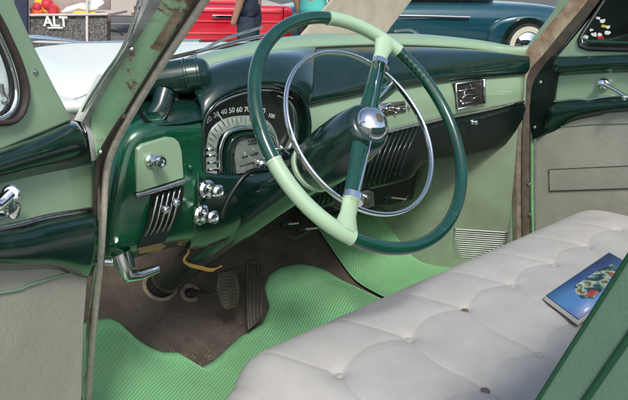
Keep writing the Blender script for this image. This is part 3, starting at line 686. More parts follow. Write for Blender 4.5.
dloft('door_lower_roll', [([(0, 232), (50, 220), (93, 212), (95, 214)], .004, -.12), ([(0, 238), (50, 228), (92, 221), (97, 222)], .026, -.08), ([(0, 252), (50, 246), (90, 243), (97, 243)], .034, -.0), ([(0, 263), (50, 261), (85, 264), (95, 262)], .024, .0), ([(0, 268), (50, 267), (80, 275), (90, 276)], .0, .03)], M['dark'], solid=.003)
prism('door_card', [dp(XL, 245), dp(90, 245), dp(87, 290), dp(84, 330), dp(82, 400), dp(80, 470), dp(60, 560), dp(XL, 560)], -DN*.02, M['card'], door, bevel=.003)
tube('card_piping', [dp(XL, 330, .002), dp(0, 293, .002), dp(30, 285, .002), dp(60, 276, .002), dp(84, 270, .002)], .002, M['cardpipe'], door, n=8, spl=30)
prism('door_outer_skin', [dp(XL, 160, -.05), dp(68, 126, -.05), dp(84, 250, -.05), dp(80, 470, -.05), dp(60, 600, -.05), dp(XL, 600, -.05)], -DN*.02, M['cream'], door, bevel=.01)
h0 = dp(-2, 207, 0)
hk = lathe('vent_window_knob', [(0, .022), (.004, .022), (.008, .017), (.014, .013), (.022, .011), (.026, .013), (.032, .012), (.034, .005)], h0, DN, M['chrome'], door, n=28)
tube('knob_lever', [dp(-30, 196, .028), dp(-4, 205, .030), dp(5, 199, .034), dp(11, 193, .036)], [.010, .012, .010, .009], M['chrome'], hk, n=14)
lathe('lever_tip', [(0, .006), (.002, .0115), (.007, .0115), (.009, .009), (.0085, .004)], dp(11, 193, .034), -ray(11, 193), M['chrome'], hk, n=22)

# ---- driver side windshield pillar and jamb
Ax = [(158, -60, -.80), (130, 37, -.80), (106, 76, -.80), (90, 101, -.80), (83, 118, -.795), (88, 132, -.79), (93, 160, -.785), (96, 210, -.785), (94, 262, -.785), (86, 330, -.785), (82, 400, -.785), (78, 470, -.785)]
Bx = [(202, -60, -.79), (139, 37, -.79), (114, 76, -.79), (98, 104, -.79), (90, 122, -.785), (93, 134, -.785), (96, 160, -.78), (98, 210, -.78), (95, 262, -.78), (87, 330, -.78), (83, 400, -.78), (79, 470, -.78)]
Cx = [(237, -60, -.765), (173, 37, -.765), (148, 76, -.765), (126, 112, -.765), (113, 136, -.765), (106, 152, -.765), (101, 175, -.765), (99, 215, -.765), (96, 262, -.765), (88, 330, -.765), (84, 400, -.765), (80, 470, -.765)]
Dx = [(246, -60, -.745), (182, 37, -.745), (156, 76, -.745), (134, 114, -.745), (121, 138, -.745), (113, 156, -.745), (108, 180, -.745), (106, 215, -.745), (103, 255, -.745), (97, 330, -.745), (91, 400, -.745), (87, 470, -.745)]
def X3(L, dx=0.): return [at(x, y, 'x', z+dx) for x, y, z in L]
def band(name, curves, back, mat, parent, n=60, **k):
    fr_ = [catmull(c, n) for c in curves]; bk = [c+np.array(back) for c in fr_[::-1]]
    G = np.array([[c[i] for c in fr_+bk+[fr_[0]]] for i in range(n)]); m = G.shape[1]
    F = gridfaces(n, m)+[list(range(m-1)), [(n-1)*m+i for i in range(m-1)][::-1]]
    return mk(name, G.reshape(-1, 3), F, mat, parent, auto=.8, **k)
PB = (.022, .030, .0)
pil = band('windshield_pillar', [X3(Bx), [lerp(a, b, .5)+np.array([-.004, -.002, 0]) for a, b in zip(X3(Bx), X3(Cx))], X3(Cx)], PB, M['pillar'], car, label='chipped light green driver side pillar')
mould = band('pillar_chrome_moulding', [X3(Ax[:7]), [lerp(a, b, .5)+np.array([-.006, -.003, 0]) for a, b in zip(X3(Ax[:7]), X3(Bx[:7]))], X3(Bx[:7])], (.012, .018, 0), M['moulding'], pil)
tube('moulding_bead', [p+np.array([-.004, -.001, 0]) for p in X3(Ax[:6])], .0022, M['chrome'], pil, n=8, spl=30)
mid = [lerp(a, b, .55) for a, b in zip(X3(Cx, -.004), X3(Dx, -.004))]
rad = [.0084]*60
tube('windlace', mid, rad, M['welt'], pil, n=14, spl=60, flat=.8)
tube('windlace_lip', [lerp(a, b, .0) for a, b in zip(X3(Cx, -.002), X3(Dx, -.002))], .0022, M['rubber'], pil, n=8, spl=60)
tube('jamb_seal', [at(x, y, 'x', -.778) for x, y in [(124, 116), (112, 134), (102, 152), (98, 168), (96, 200), (95, 262)]], .0042, M['rubber'], pil, n=10, spl=40)
Bc = catmull(X3(Bx), 200); Cc = catmull(X3(Cx), 200)
def pilP(u, v, o): return lerp(Bc[int(u*199)], Cc[int(u*199)], v)+np.array([-.004, -.002, 0])*4*v*(1-v)+np.array([-.8, -.6, .1])*o
def patch(name, u0, u1, v0, v1, mat):
    V = []; nu_, nv_ = 14, 8
    for i in range(nu_):
        for j in range(nv_):
            a = i/(nu_-1); b_ = j/(nv_-1); w_ = 1-.25*abs(math.sin(a*9+1))*.6
            V.append(pilP(u0+(u1-u0)*a, v0+(v1-v0)*(.5+(b_-.5)*w_), .0012))
    return mk(name, V, gridfaces(nu_, nv_), mat, pil)
patch('peeled_paint_patch', .105, .165, .60, .92, M['rust'])
patch('peeled_paint_patch', .50, .60, .90, .98, M['rust'])
rp = MB()
# rust and tape patches lying on the pillar
for poly in [[(163, 8), (176, 0), (184, -4), (180, 12), (170, 24), (160, 22)], [(150, 38), (158, 30), (166, 26), (163, 38), (152, 50)], [(134, 56), (146, 44), (147, 52), (138, 66), (128, 72)]]:
    pass
for (x, y) in [(100, 152), (131, 49)]:
    lathe('jamb_screw', [(0, .0038), (.0012, .0038), (.0024, .002), (.003, .001)], at(x, y, 'x', -.79 if y > 100 else -.795), (-1, -.5, .3), M['chrome_worn'], pil, n=16)
# cowl corner outside the glass
loft('cowl_corner', [X3([(74, 120, -.81), (84, 100, -.80), (98, 74, -.79)]), X3([(82, 122, -.80), (92, 104, -.80), (108, 76, -.80)]), ], M['cream'], pil, nu=10, nv=4)

# ---- passenger side
# kick panel
plan = [(.712, .368), (.708, .372), (.695, .380), (.62, .465), (.56, .535), (.53, .60), (.52, .72), (.515, 1.0)]
kick = loft('kick_panel', [[(x+.006, y+.01, .60) for x, y in plan], [(x, y, .30) for x, y in plan], [(x-.004, y, .16) for x, y in plan], [(x-.006, y, .0) for x, y in plan]], M['kick'], car, nu=50, nv=20, solid=.006, off=1)
sc_ = MB(); pl_ = catmull([(x, y, 0) for x, y in plan[1:4]]+[(.585, .505, 0)], 24)
for i in range(14):
    z = .178-.0078*i
    sc_.add(*tubeVF([(p[0]-.006, p[1]-.005, z) for p in pl_], .0036 if i else .0048, 8, flat=.8))
sc_.mk('scuff_plate', M['scuff'], kick)
prism('dash_end_cap', [at(x, y, 'x', .705) for x, y in [(505, 62), (526, 62), (524, 104), (505, 108)]], (.02, 0, 0), M['light'], kick, bevel=.002)
# pillar strips
def strip3(name, L, R, x0, x1, mat, parent, bulge=.006, n=50, **k):
    a = [at(x, y, 'x', x0) for x, y in L]; b = [at(x, y, 'x', x1) for x, y in R]
    m_ = [lerp(p, q, .5)+np.array([-bulge, -bulge*.5, 0]) for p, q in zip(catmull(a, 20), catmull(b, 20))]
    return band(name, [a, list(m_), b], (.016, .004, 0), mat, parent, n, **k)
up = [(611, -60), (570, 0), (546, 28), (527, 50), (519, 62), (518, 80), (516, 120), (513, 160), (513, 210), (514, 262), (515, 320)]
upR = [(629, -60), (588, 0), (560, 34), (542, 56), (530, 70), (525, 85), (522, 125), (521, 160), (521, 210), (522, 262), (523, 320)]
pp_ = strip3('windshield_pillar', up[:6], upR[:6], .700, .712, M['rust'], car, label='bare brown passenger side pillar cover with rust')
strip3('pillar_lower_trim', up[5:], upR[5:], .701, .713, M['lowtrim'], pp_)
a2 = [(560, -30), (556, 5), (545, 22), (530, 42), (522, 54)]; b2 = [(596, -30), (570, 0), (548, 26), (530, 47), (521, 60)]
strip3('pillar_green_edge', a2, b2, .715, .705, M['light'], pp_, bulge=.001)
strip3('pillar_rubber', [(629, -60), (588, 0), (560, 34), (542, 56), (531, 70), (526, 85), (523, 125), (522, 160), (522, 210), (523, 262)], [(643, -60), (600, 0), (572, 34), (552, 58), (540, 74), (533, 88), (530, 125), (529, 160), (529, 210), (530, 262)], .712, .725, pm('brown_seal', (.10, .08, .06), .6, noise=.5, nscale=30, bump=.0006, bscale=90), pp_, bulge=.002)
strip3('jamb_green_strip', [(513, 132), (511, 200), (510, 262)], [(517, 132), (516, 200), (517, 262)], .705, .707, M['light'], pp_, bulge=.001)
strip3('door_edge_strip', [(530, 138), (530, 160), (530, 200), (531, 230), (532, 262)], [(533, 138), (533, 160), (533, 200), (534, 230), (535, 262)], .732, .733, M['jamb'], pp_, bulge=.003)
hp = prism('hinge_panel', [at(x, y, 'x', .722) for x, y in [(531, 70), (541, 60), (556, 55), (557, 76), (553, 104), (549, 130), (541, 136), (532, 140), (529, 118)]], (.02, 0, 0), M['black'], pp_, bevel=.002)
for (x, y) in [(541, 82), (535, 127), (529.5, 184), (530.5, 214)]:
    lathe('jamb_screw', [(0, .005), (.002, .005), (.0035, .002), (.004, .001)], at(x, y, 'x', .719), (-1, 0, 0), M['chrome'], pp_, n=14)
# passenger door
XD = .735
def Q(x, y, o=0.): return at(x, y, 'x', XD-o)
pd_poly = [(650, -90), (603, 0), (570, 40), (552, 62), (548, 80), (700, 90), (900, 120), (900, 52), (700, 50), (590, 50), (582, 49), (578, 45), (577, 40), (582, 31), (607, -6), (665, -90)]
pdoor = prism('passenger_door', [Q(x, y) for x, y in pd_poly], (.03, 0, 0), M['light'], car, bevel=.004, label='closed passenger door with dark rail and pocket')
wl = [(668, -90), (607, -4), (584, 31), (579, 40), (580, 46), (588, 49), (628, 50), (700, 50), (900, 52)]
tube('window_gasket', [Q(x, y, .002) for x, y in wl], .0062, M['black_rubber'], pdoor, n=12, spl=0, flat=.8)
tube('vent_window_frame', [Q(x+2.5, y-3.2, .004) for x, y in wl[:5]], .0028, M['chrome'], pdoor, n=10)
tube('vent_window_lower_frame', [Q(x+3, y-7, .002) for x, y in wl[4:]], .004, M['wheel_dark'], pdoor, n=10)
prism('vent_window_glass', [Q(x+3, y-2, -.012) for x, y in wl]+[Q(900, -90, -.012)], (.004, 0, 0), M['glass_dark'], pdoor, bevel=0)
def ploft(name, rows_, mat, linear=False):
    return loft(name, [[Q(x, y, o) for x, y in pts] for pts, o in rows_], mat, pdoor, nu=40, nv=20, linear=linear, solid=.003, off=1)
ploft('door_belt_rail', [([(553, 57), (560, 56), (628, 54), (900, 45)], 0), ([(553, 59), (562, 58), (628, 56), (900, 48)], .022), ([(553, 66), (562, 66), (628, 62), (900, 56)], .034), ([(553, 72), (562, 72), (628, 68), (900, 62)], .026), ([(553, 76), (562, 76), (628, 73), (900, 68)], 0)], M['dark'])
ploft('door_upper_panel', [([(552, 72), (628, 68), (900, 60)], .002), ([(551, 106), (628, 101), (900, 96)], .002)], M['light'], True)
tube('door_chrome_strip', [Q(x, y, .007) for x, y in [(553, 102), (575, 99), (590, 100), (628, 95), (900, 80)]], .0034, M['chrome'], pdoor, n=10, spl=30)
ploft('door_lower_roll', [([(552, 103), (575, 101), (628, 97), (900, 82)], .004), ([(549, 108), (575, 106), (628, 101), (900, 86)], .022), ([(546, 120), (572, 114), (628, 107), (900, 92)], .024), ([(541, 137), (556, 131), (572, 122), (600, 116), (628, 112), (900, 100)], 0)], M['dark'])
prism('door_card', [Q(x, y, .001) for x, y in [(536, 112), (536, 180), (536, 235), (537, 270), (545, 320), (900, 330), (900, 90), (628, 100)]], (.01, 0, 0), M['card'], pdoor, bevel=.001)
tube('card_piping', [Q(x, y, .003) for x, y in [(556, 127), (590, 124), (628, 123), (800, 121)]], .0014, M['cardpipe'], pdoor, n=6)
pk = MB(); pkp = [Q(x, y, .004) for x, y in [(800, 160), (628, 166), (549, 169.5), (549.5, 191), (628, 188.5), (800, 186)]]
prism('door_pocket', [Q(x, y, .004) for x, y in [(800, 159), (628, 166), (549, 169.5), (549.5, 191), (628, 188.5), (800, 186)]], (.004, 0, 0), M['card'], pdoor, bevel=.002)
tube('pocket_edge', pkp, .0011, M['rubber'], pdoor, n=6)
cr = lathe('window_crank', [(0, .019), (.004, .019), (.010, .014), (.012, .010), (.024, .009), (.028, .010), (.030, .004)], Q(604, 84, .002), (-1, -.1, .15), M['chrome'], pdoor, n=26)
tube('crank_arm', [Q(604, 84, .028), Q(615, 90, .034), Q(625, 96, .040)], [.007, .005, .0055], M['chrome'], cr, n=12)
lathe('crank_knob', [(0, .004), (.004, .009), (.012, .0095), (.018, .007), (.020, .002)], Q(626, 97, .040), (-1, -.2, 0), M['chrome'], cr, n=20)
# small flat coloured bits in the vent window
cols = [('white', [(584, 36), (589, 38), (594, 34), (600, 34), (607, 33), (608, 27), (604, 21), (598, 17), (591, 30)]), ('gold', [(605, 26)]), ('redb', [(599, 38)])]
M['redb'] = pm('red_bit', (.45, .02, .03), .5); M['yel'] = pm('yellow_bit', (.6, .5, .05), .5)
stw = MB()
for x, y, r in [(586, 37, 2.4), (594, 34.5, 2.2), (600, 35, 1.7), (607, 33, 2.6), (608, 27, 1.6), (603, 21, 1.9), (598, 18, 1.8), (591, 30, 1.6)]:
    poly = [Q(x+1.35*r*random.uniform(.6, 1.4)*math.cos(a), y+1.2*r*random.uniform(.5, 1.3)*math.sin(a), -.008) for a in np.linspace(0, 2*math.pi, 8)[:-1]]
    stw.add(*prismVF(poly, (.001, 0, 0)))
st = stw.mk('window_bits', M['white'], pdoor, smooth=False)
V, F = prismVF([Q(x, y, -.0075) for x, y in [(602, 24.5), (607, 25.5), (606, 28), (601, 27)]], (.001, 0, 0)); mk('yellow_bit', V, F, M['yel'], pdoor, smooth=False)
V, F = prismVF([Q(x, y, -.0075) for x, y in [(597, 36.5), (603, 36), (604, 39), (598, 39.5)]], (.001, 0, 0)); mk('red_bit', V, F, M['redb'], pdoor, smooth=False)

# ================================================================== loose things in the cabin
def matmesh(name, X0, X1, tops, ybot, mat, label, nx=90, ny=110, lift=.008):
    xs = np.linspace(X0, X1, nx); tx = [p[0] for p in tops]; ty = [p[1] for p in tops]; V = []
    for x in xs:
        yt = np.interp(x, tx, ty)
        for t in np.linspace(0, 1, ny):
            y = ybot+(yt-ybot)*t; e = min(1, (1-t)*(yt-ybot)/.012)
            V.append((x, y, fz(x, y)+lift-.004*(1-e)**2+.0015*math.sin(x*21+y*13)+.0035*math.exp(-((1-t)*(yt-ybot)-.02)**2/.006**2)))
    o = mk(name, V, gridfaces(nx, ny), mat, None, solid=.004)
    o.data.materials.append(M['matplain'])
    for k_, p_ in enumerate(o.data.polygons):
        i_, j_ = divmod(k_, ny-1); yt = np.interp(xs[i_], tx, ty)
        if (1-j_/(ny-1))*(yt-ybot) < .030: p_.material_index = 1
    tag(o, label, 'floor mat', 'green ribbed rubber mats on the floor'); return o
tp = [atfloor(x, y, .008) for x, y in [(97, 318), (110, 316), (119, 320), (135, 335), (150, 345), (163, 350), (178, 350), (190, 358), (200, 366), (212, 360), (240, 335), (262, 322), (269, 305), (264, 287), (268, 275), (280, 267), (300, 263), (325, 268), (352, 284), (376, 298)]]
tops = [(p[0], p[1]) for p in tp]
ok = [tops[0]]
for p in tops[1:]:
    ok.append((max(p[0], ok[-1][0]+.002), p[1]))
print('mat A', [(round(a, 3), round(b, 3)) for a, b in ok])
matmesh('floor_mat', -.71, ok[-1][0]+.02, [(-.71, ok[0][1]-.02), (ok[0][0]-.03, ok[0][1])]+ok+[(ok[-1][0]+.02, ok[-1][1]-.03)], -.25, M['matA'], 'green ribbed rubber mat with a notched edge under the pedals', nx=220)
tb = [atfloor(x, y, .01) for x, y in [(330, 214), (345, 209), (395, 205), (418, 205), (428, 210), (445, 228)]]
print('mat B', [np.round(p, 3) for p in tb])
x0 = .20
matmesh('floor_mat', x0, .645, [(x0, tb[1][1]-.02), (x0+.05, tb[1][1])]+[(p[0], p[1]) for p in tb[2:5] if p[0] > x0+.05 and p[0] < .64]+[(.645, tb[4][1]-.02)], -.25, M['matB'], 'green ribbed rubber mat in the passenger footwell', lift=.014)

cb_ = MB(); rc2 = random.Random(8)
for k in range(150):
    x = rc2.gauss(-.33, .10); y = rc2.gauss(.56, .05)
    if not (-.62 < x < -.12 and .46 < y < .8): continue
    q_ = rc2.uniform(.0004, .0014); cb_.add(*boxVF((x, y, fz(x, y)+q_*.6), (q_, q_*.3, 0), (-q_*.3, q_, 0), (0, 0, q_*.6)))
cr_ = cb_.mk('floor_crumbs', pm('crumbs', (.35, .27, .18), .9), None, smooth=False)
tag(cr_, 'scattered tan dirt crumbs on the bare brown floor under the pedals', 'crumbs', kind='stuff')
# magazine on the seat
mz = .392
c = [at(x, y, 'z', z) for x, y, z in [(545, 295, mz), (579, 320, mz), (640, 275, mz+.03), (609, 253, mz+.02)]]
c[2] = c[1]+c[3]-c[0]
mag = prism('magazine', [p+np.array([0, 0, -.012]) for p in c], (0, 0, .010), pm('magazine_pages', (.72, .68, .62), .7), None, bevel=.001)
tag(mag, 'blue covered magazine lying on the pale seat against the seat back', 'magazine')
def cover():
    m = pm('magazine_cover', (.06, .17, .42), .4, 0, .1); nt = m.node_tree; b = nt.nodes['Principled BSDF']
    tc = nt.nodes.new('ShaderNodeTexCoord'); n = nt.nodes.new('ShaderNodeTexNoise'); n.inputs['Scale'].default_value = 5; nt.links.new(tc.outputs['Object'], n.inputs['Vector'])
    r = nt.nodes.new('ShaderNodeValToRGB'); e = r.color_ramp.elements; e[0].position = .35; e[0].color = (.035, .10, .33, 1); e[1].position = .65; e[1].color = (.10, .27, .50, 1)
    nt.links.new(n.outputs['Fac'], r.inputs[0]); nt.links.new(r.outputs[0], b.inputs['Base Color']); return m
cz = np.array([0, 0, .0005])
e1 = (c[1]-c[0]); e2 = (c[3]-c[0])
cv = prism('magazine_cover', [c[0]+e1*.03+cz, c[1]+cz, c[2]+cz, c[3]+cz], (0, 0, .0012), cover(), mag, bevel=0)
def mp(u, v, h=.0025): return c[0]*(1-u)*(1-v)+c[1]*u*(1-v)+c[3]*(1-u)*v+c[2]*u*v+np.array([0, 0, h])
def collage():
    m = pm('cover_photo_print', (.1, .1, .1), .35); nt = m.node_tree; b = nt.nodes['Principled BSDF']
    tc = nt.nodes.new('ShaderNodeTexCoord'); v = nt.nodes.new('ShaderNodeTexNoise'); v.inputs['Scale'].default_value = 34; v.inputs['Detail'].default_value = 3; nt.links.new(tc.outputs['Object'], v.inputs['Vector'])
    r = nt.nodes.new('ShaderNodeValToRGB'); e = r.color_ramp.elements; e[0].position = .30; e[0].color = (.01, .015, .02, 1); e[1].position = .72; e[1].color = (.40, .08, .06, 1)
    for p_, c_ in ((.44, (.03, .06, .05, 1)), (.5, (.10, .20, .22, 1)), (.56, (.42, .45, .33, 1)), (.62, (.05, .09, .05, 1))):
        q = e.new(p_); q.color = c_
    nt.links.new(v.outputs['Fac'], r.inputs[0]); nt.links.new(r.outputs[0], b.inputs['Base Color']); return m
prism('cover_picture', [mp(u, v, .0021) for u, v in [(.26, .30), (.40, .24), (.62, .22), (.80, .30), (.76, .50), (.66, .62), (.56, .82), (.34, .86), (.26, .66)]], (0, 0, .0002), collage(), mag, bevel=0, smooth=False)
prism('cover_red_patch', [mp(u, v, .0025) for u, v in [(.62, .27), (.76, .31), (.73, .42), (.60, .38)]], (0, 0, .0002), pm('red_print', (.5, .07, .06), .4, noise=.5, nscale=80), mag, bevel=0, smooth=False)

# tan board leaning outside against the windshield
bn = [at(x, y, 'y', .78) for x, y in [(298, 40), (385, 36), (391, 27), (412, 0), (470, -72), (394, -72), (333, 0)]]
bd = prism('cardboard_sign', bn, (0, .008, .002), M['board'], None, bevel=.001)
tag(bd, 'blank tan cardboard sign leaning outside the windshield above the steering wheel', 'sign')

# ================================================================== outside
V = [(x, y, -.35) for x in np.linspace(-60, 90, 20) for y in np.linspace(-60, 90, 20)]
g = mk('ground', V, gridfaces(20, 20), M['asphalt'], None); g['kind'] = 'structure'

HFW = np.array([_cy, _sy, 0]); HR = _r/np.linalg.norm(_r)
def body_loft(stations, zs_fn, O, L, Wd, mat, name, parent, n=18):
    """stations along the length: (s, halfwidth, zlow, zhigh) closed rounded sections"""
    V = []; 
    for (s, hw, z0, z1) in stations:
        for k in range(n):
            a = 2*math.pi*k/n; ca, sa = math.cos(a), math.sin(a)
            ex = .45
            u = math.copysign(abs(ca)**ex, ca)*hw; z = (z0+z1)/2+math.copysign(abs(sa)**ex, sa)*(z1-z0)/2
            V.append(O+L*s+Wd*u+np.array([0, 0, z]))
    m = len(stations); F = []
    for i in range(m-1):
        for k in range(n): F.append([i*n+k, i*n+(k+1) % n, (i+1)*n+(k+1) % n, (i+1)*n+k])
    F += [list(range(n))[::-1], [(m-1)*n+k for k in range(n)]]
    return mk(name, V, F, mat, parent, sub=1)
def wheel(O, Wd, r, w, parent, white=True):
    t = lathe('wheel', [(-w/2, r*.72), (-w/2+.01, r*.96), (-w*.2, r), (w*.2, r), (w/2-.01, r*.96), (w/2, r*.72)], O, Wd, M['tyre'], parent, n=40)
    lathe('tyre_whitewall' if white else 'tyre_sidewall', [(w/2-.02, r*.86), (w/2+.004, r*.84), (w/2+.006, r*.62), (w/2-.02, r*.60)], O, Wd, M['whitewall' if white else 'tyre'], t, n=40)
    lathe('hubcap', [(w/2-.03, r*.6), (w/2, r*.58), (w/2+.02, r*.42), (w/2+.045, r*.25), (w/2+.05, .01)], O, Wd, M['chrome'], t, n=32)
def parked(name, O, ang, mat, label, cat, glassm, L=5.0, hw=.88, pickup=False):
    Ld = np.array([math.cos(ang), math.sin(ang), 0]); Wd = np.array([-Ld[1], Ld[0], 0]); O = np.array([O[0], O[1], -.35])
    e = empty(name, O, label, cat)
    b = body_loft([(-L/2, hw*.70, .35, .62), (-L/2+.15, hw*.9, .28, .80), (-L*.3, hw, .22, .93), (0, hw, .22, .96), (L*.25, hw, .22, .98), (L*.42, hw*.92, .26, .95), (L/2-.05, hw*.75, .35, .85), (L/2, hw*.6, .4, .75)], None, O, Ld, Wd, mat, 'body', e)
    body_loft([(-L*.22, hw*.70, .90, .95), (-L*.14, hw*.76, .90, 1.38), (L*.02, hw*.78, .9, 1.55), (L*.15, hw*.76, .9, 1.50), (L*.24, hw*.7, .90, 1.1)], None, O, Ld, Wd, glassm, 'cabin_glass', b)
    body_loft([(-L*.14, hw*.70, 1.36, 1.44), (0, hw*.76, 1.40, 1.60), (L*.13, hw*.74, 1.38, 1.58), (L*.2, hw*.6, 1.28, 1.36)], None, O, Ld, Wd, mat, 'roof', b)
    for s in (-1, 1):
        for f in (-L*.32, L*.30):
            # fender bulge round each wheel
            body_loft([(f-.62, .04, .35, .6), (f-.45, .10, .28, .74), (f, .15, .25, .84), (f+.5, .12, .28, .78), (f+.95, .03, .4, .62)], None, O+Wd*s*(hw-.04), Ld, Wd, mat, 'fender', e)
            lathe('wheel_well', [(-.02, .40), (.010, .40), (.012, .30)], O+Ld*f+Wd*s*(hw+.105)+np.array([0, 0, .36]), Wd*s, M['black'], e, n=36)
            wheel(O+Ld*f+Wd*s*(hw+.06)+np.array([0, 0, .34]), Wd*s, .34, .17, e)
        tube('side_moulding', [O+Ld*a+Wd*s*(hw+.02)+np.array([0, 0, z]) for a, z in [(-L*.40, .70), (-L*.2, .74), (0, .745), (L*.12, .74)]], .018, M['chrome'], e, n=8)
    for f, zz in ((-L/2-.04, .42), (L/2+.04, .42)):
        tube('bumper', [O+Ld*(f*.94)-Wd*hw*.95+np.array([0, 0, zz]), O+Ld*f-Wd*hw*.5+np.array([0, 0, zz]), O+Ld*f+Wd*hw*.5+np.array([0, 0, zz]), O+Ld*(f*.94)+Wd*hw*.95+np.array([0, 0, zz])], .07, M['chrome'], e, n=12, spl=16)
    return e
view_ang = YAW; right_ang = math.atan2(HR[1], HR[0])
# blue sedan: right wheel centre is seen near (528,38)
wc = atd(528, 40, 10.4)
ang = right_ang+math.radians(8)
L_ = 5.2; Ld = np.array([math.cos(ang), math.sin(ang), 0]); Wd = np.array([-Ld[1], Ld[0], 0])
O = wc-Ld*(L_*.30)+Wd*(.88+.15)
parked('parked_sedan', O, ang, M['blue'], 'deep teal parked sedan with whitewall tyres seen through the windshield', 'car', M['darkglass'], L=L_)
rO = atd(222, 20, 8.0); rO = np.array([rO[0], rO[1], -.35])
ra = YAW+math.radians(14); rL = np.array([math.cos(ra), math.sin(ra), 0]); rW = np.array([rL[1], -rL[0], 0])
rt = empty('pickup_truck', rO, 'bright red boxy pickup parked across from the car, behind the person in navy', 'pickup')
def RP(l, w_, z): return rO+rL*l+rW*w_+np.array([0, 0, z])
def rbox(name, l0, l1, w0, w1, z0, z1, mat, parent, bev=.03):
    V, F = boxVF(RP((l0+l1)/2, (w0+w1)/2, (z0+z1)/2), rL*(l1-l0)/2, rW*(w1-w0)/2, np.array([0, 0, (z1-z0)/2])); return mk(name, V, F, mat, parent, bevel=bev, seg=4)
rb_ = rbox('cargo_bed', 0, 2.1, -.88, .88, .48, .93, M['red'], rt, .07)
for z in (.60, .74, .86): rbox('tailgate_crease', -.012, .02, -.72, .72, z-.012, z+.012, M['red'], rb_, .008)
rbox('tailgate_gap', -.004, .02, -.76, -.745, .52, .92, M['black'], rb_, .002); rbox('tailgate_gap', -.004, .02, .745, .76, .52, .92, M['black'], rb_, .002)
rc_ = rbox('cab', 2.1, 3.6, -.84, .84, .48, 1.02, M['red'], rt, .08)
rbox('cab_window', 2.16, 3.3, -.72, .72, 1.0, 1.46, M['darkglass'], rc_, .12)
rbox('cab_roof', 2.12, 3.35, -.74, .74, 1.45, 1.58, M['red'], rc_, .06)
rbox('bonnet', 3.55, 4.8, -.80, .80, .48, .98, M['red'], rt, .12)
rbox('bumper', -.16, -.06, -.86, .86, .36, .48, M['chrome_worn'], rt, .03)
rbox('tailgate_handle', -.03, .0, -.12, .12, .78, .82, M['chrome'], rb_, .01)
for w_ in (-.80, .80):
    rbox('tail_light', -.03, .02, w_-.05, w_+.05, .62, .80, pm('tail_light_red', (.35, .0, .01), .15, 0, 1), rb_, .02)
    for l_ in (.75, 3.9): wheel(RP(l_, w_*1.0, .34), rW*math.copysign(1, w_), .34, .2, rt, white=False)

def person(loc, h, ang, shirt, trousers, label, hat=None):
    """standing figure, one skinned body; clothes as children"""
    e = empty('person', (loc[0], loc[1], -.35), label, 'person')
    R = np.array([math.cos(ang), math.sin(ang), 0]); Fd = np.array([-R[1], R[0], 0])
    def P(r, f, z): return np.array([loc[0], loc[1], -.35])+R*r*h+Fd*f*h+np.array([0, 0, z*h])
    def skin(name, pts, edges, rad, mat, parent):
        V = [P(*p) for p in pts]; c = np.mean(V, 0)
        me = bpy.data.meshes.new(name); me.from_pydata([tuple(v-c) for v in V], edges, []); me.materials.append(mat)
        o = bpy.data.objects.new(name, me); COL.objects.link(o); o.parent = parent; o.location = c-WORLD[parent.name]; WORLD[o.name] = c
        m = o.modifiers.new('skin', 'SKIN'); m.use_smooth_shade = True
        for i, q in enumerate(rad):
            q = q if hasattr(q, '__len__') else (q, q)
            me.skin_vertices[0].data[i].radius = (q[0]*h, q[1]*h)
        me.skin_vertices[0].data[0].use_root = True
        s = o.modifiers.new('s', 'SUBSURF'); s.levels = 2; s.render_levels = 2
        return o
    pts = [(0, 0, .52), (0, 0, .64), (0, 0, .76), (0, 0, .83), (0, .01, .87), (0, .015, .93), (0, .01, .97)]
    ed = [(0, 1), (1, 2), (2, 3), (3, 4), (4, 5), (5, 6)]; rad = [(.085, .06), (.075, .055), (.09, .06), (.05, .045), (.032, .032), (.045, .055), (.038, .045)]
    for s in (-1, 1):
        b = len(pts); pts += [(s*.11, 0, .80), (s*.135, .0, .64), (s*.12, .05, .50), (s*.115, .07, .45)]; rad += [.034, .027, .020, .018]; ed += [(2, b), (b, b+1), (b+1, b+2), (b+2, b+3)]
        b = len(pts); pts += [(s*.05, 0, .47), (s*.06, .01, .27), (s*.06, -.01, .05), (s*.065, .07, .02)]; rad += [.052, .038, .026, .022]; ed += [(0, b), (b, b+1), (b+1, b+2), (b+2, b+3)]
    skin('body', pts, ed, rad, M['skin'], e)
    def garment(name, torso, limbs, mat):
        mb = MB(); V = []; n = 20
        for z, a, b in torso:
            for k in range(n):
                t = 2*math.pi*k/n; w_ = 1+.04*math.sin(5*t+z*40); V.append(P(a*math.cos(t)*w_, b*math.sin(t)*w_, z))
        F = []
        for q_ in range(len(torso)-1):
            for k in range(n): F.append([q_*n+k, q_*n+(k+1) % n, (q_+1)*n+(k+1) % n, (q_+1)*n+k])
        F += [list(range(n)), [(len(torso)-1)*n+k for k in range(n)]]
        mb.add(V, F)
        for pts_, rr in limbs:
            L_ = catmull([P(*p) for p in pts_], 12); mb.add(*tubeVF(L_, np.interp(np.linspace(0, 1, 12), np.linspace(0, 1, len(rr)), [r_*h for r_ in rr]), 14))
        mb.mk(name, mat, e)
    garment('shirt', [(.50, .098, .072), (.56, .094, .068), (.62, .088, .064), (.70, .098, .070), (.77, .104, .070), (.81, .085, .06), (.835, .045, .045)], [([(s_*.09, 0, .805), (s_*.125, 0, .74), (s_*.138, 0, .66)], [.042, .040, .036]) for s_ in (-1, 1)], shirt)
    garment('trousers', [(.44, .088, .070), (.48, .098, .076), (.52, .096, .070), (.55, .090, .066)], [([(s_*.050, 0, .50), (s_*.056, .005, .38), (s_*.06, .01, .25), (s_*.062, -.01, .05)], [.056, .056, .046, .040]) for s_ in (-1, 1)], trousers)
    hp_ = [(.0, .058), (.015, .056), (.03, .045), (.042, .025), (.046, .002)]
    V, F = latheVF([(a*h, b*h) for a, b in hp_], P(0, .008, .945), (0, 0, 1), 20); mk('hair', V, F, M['dark_cloth'], e)
    return e
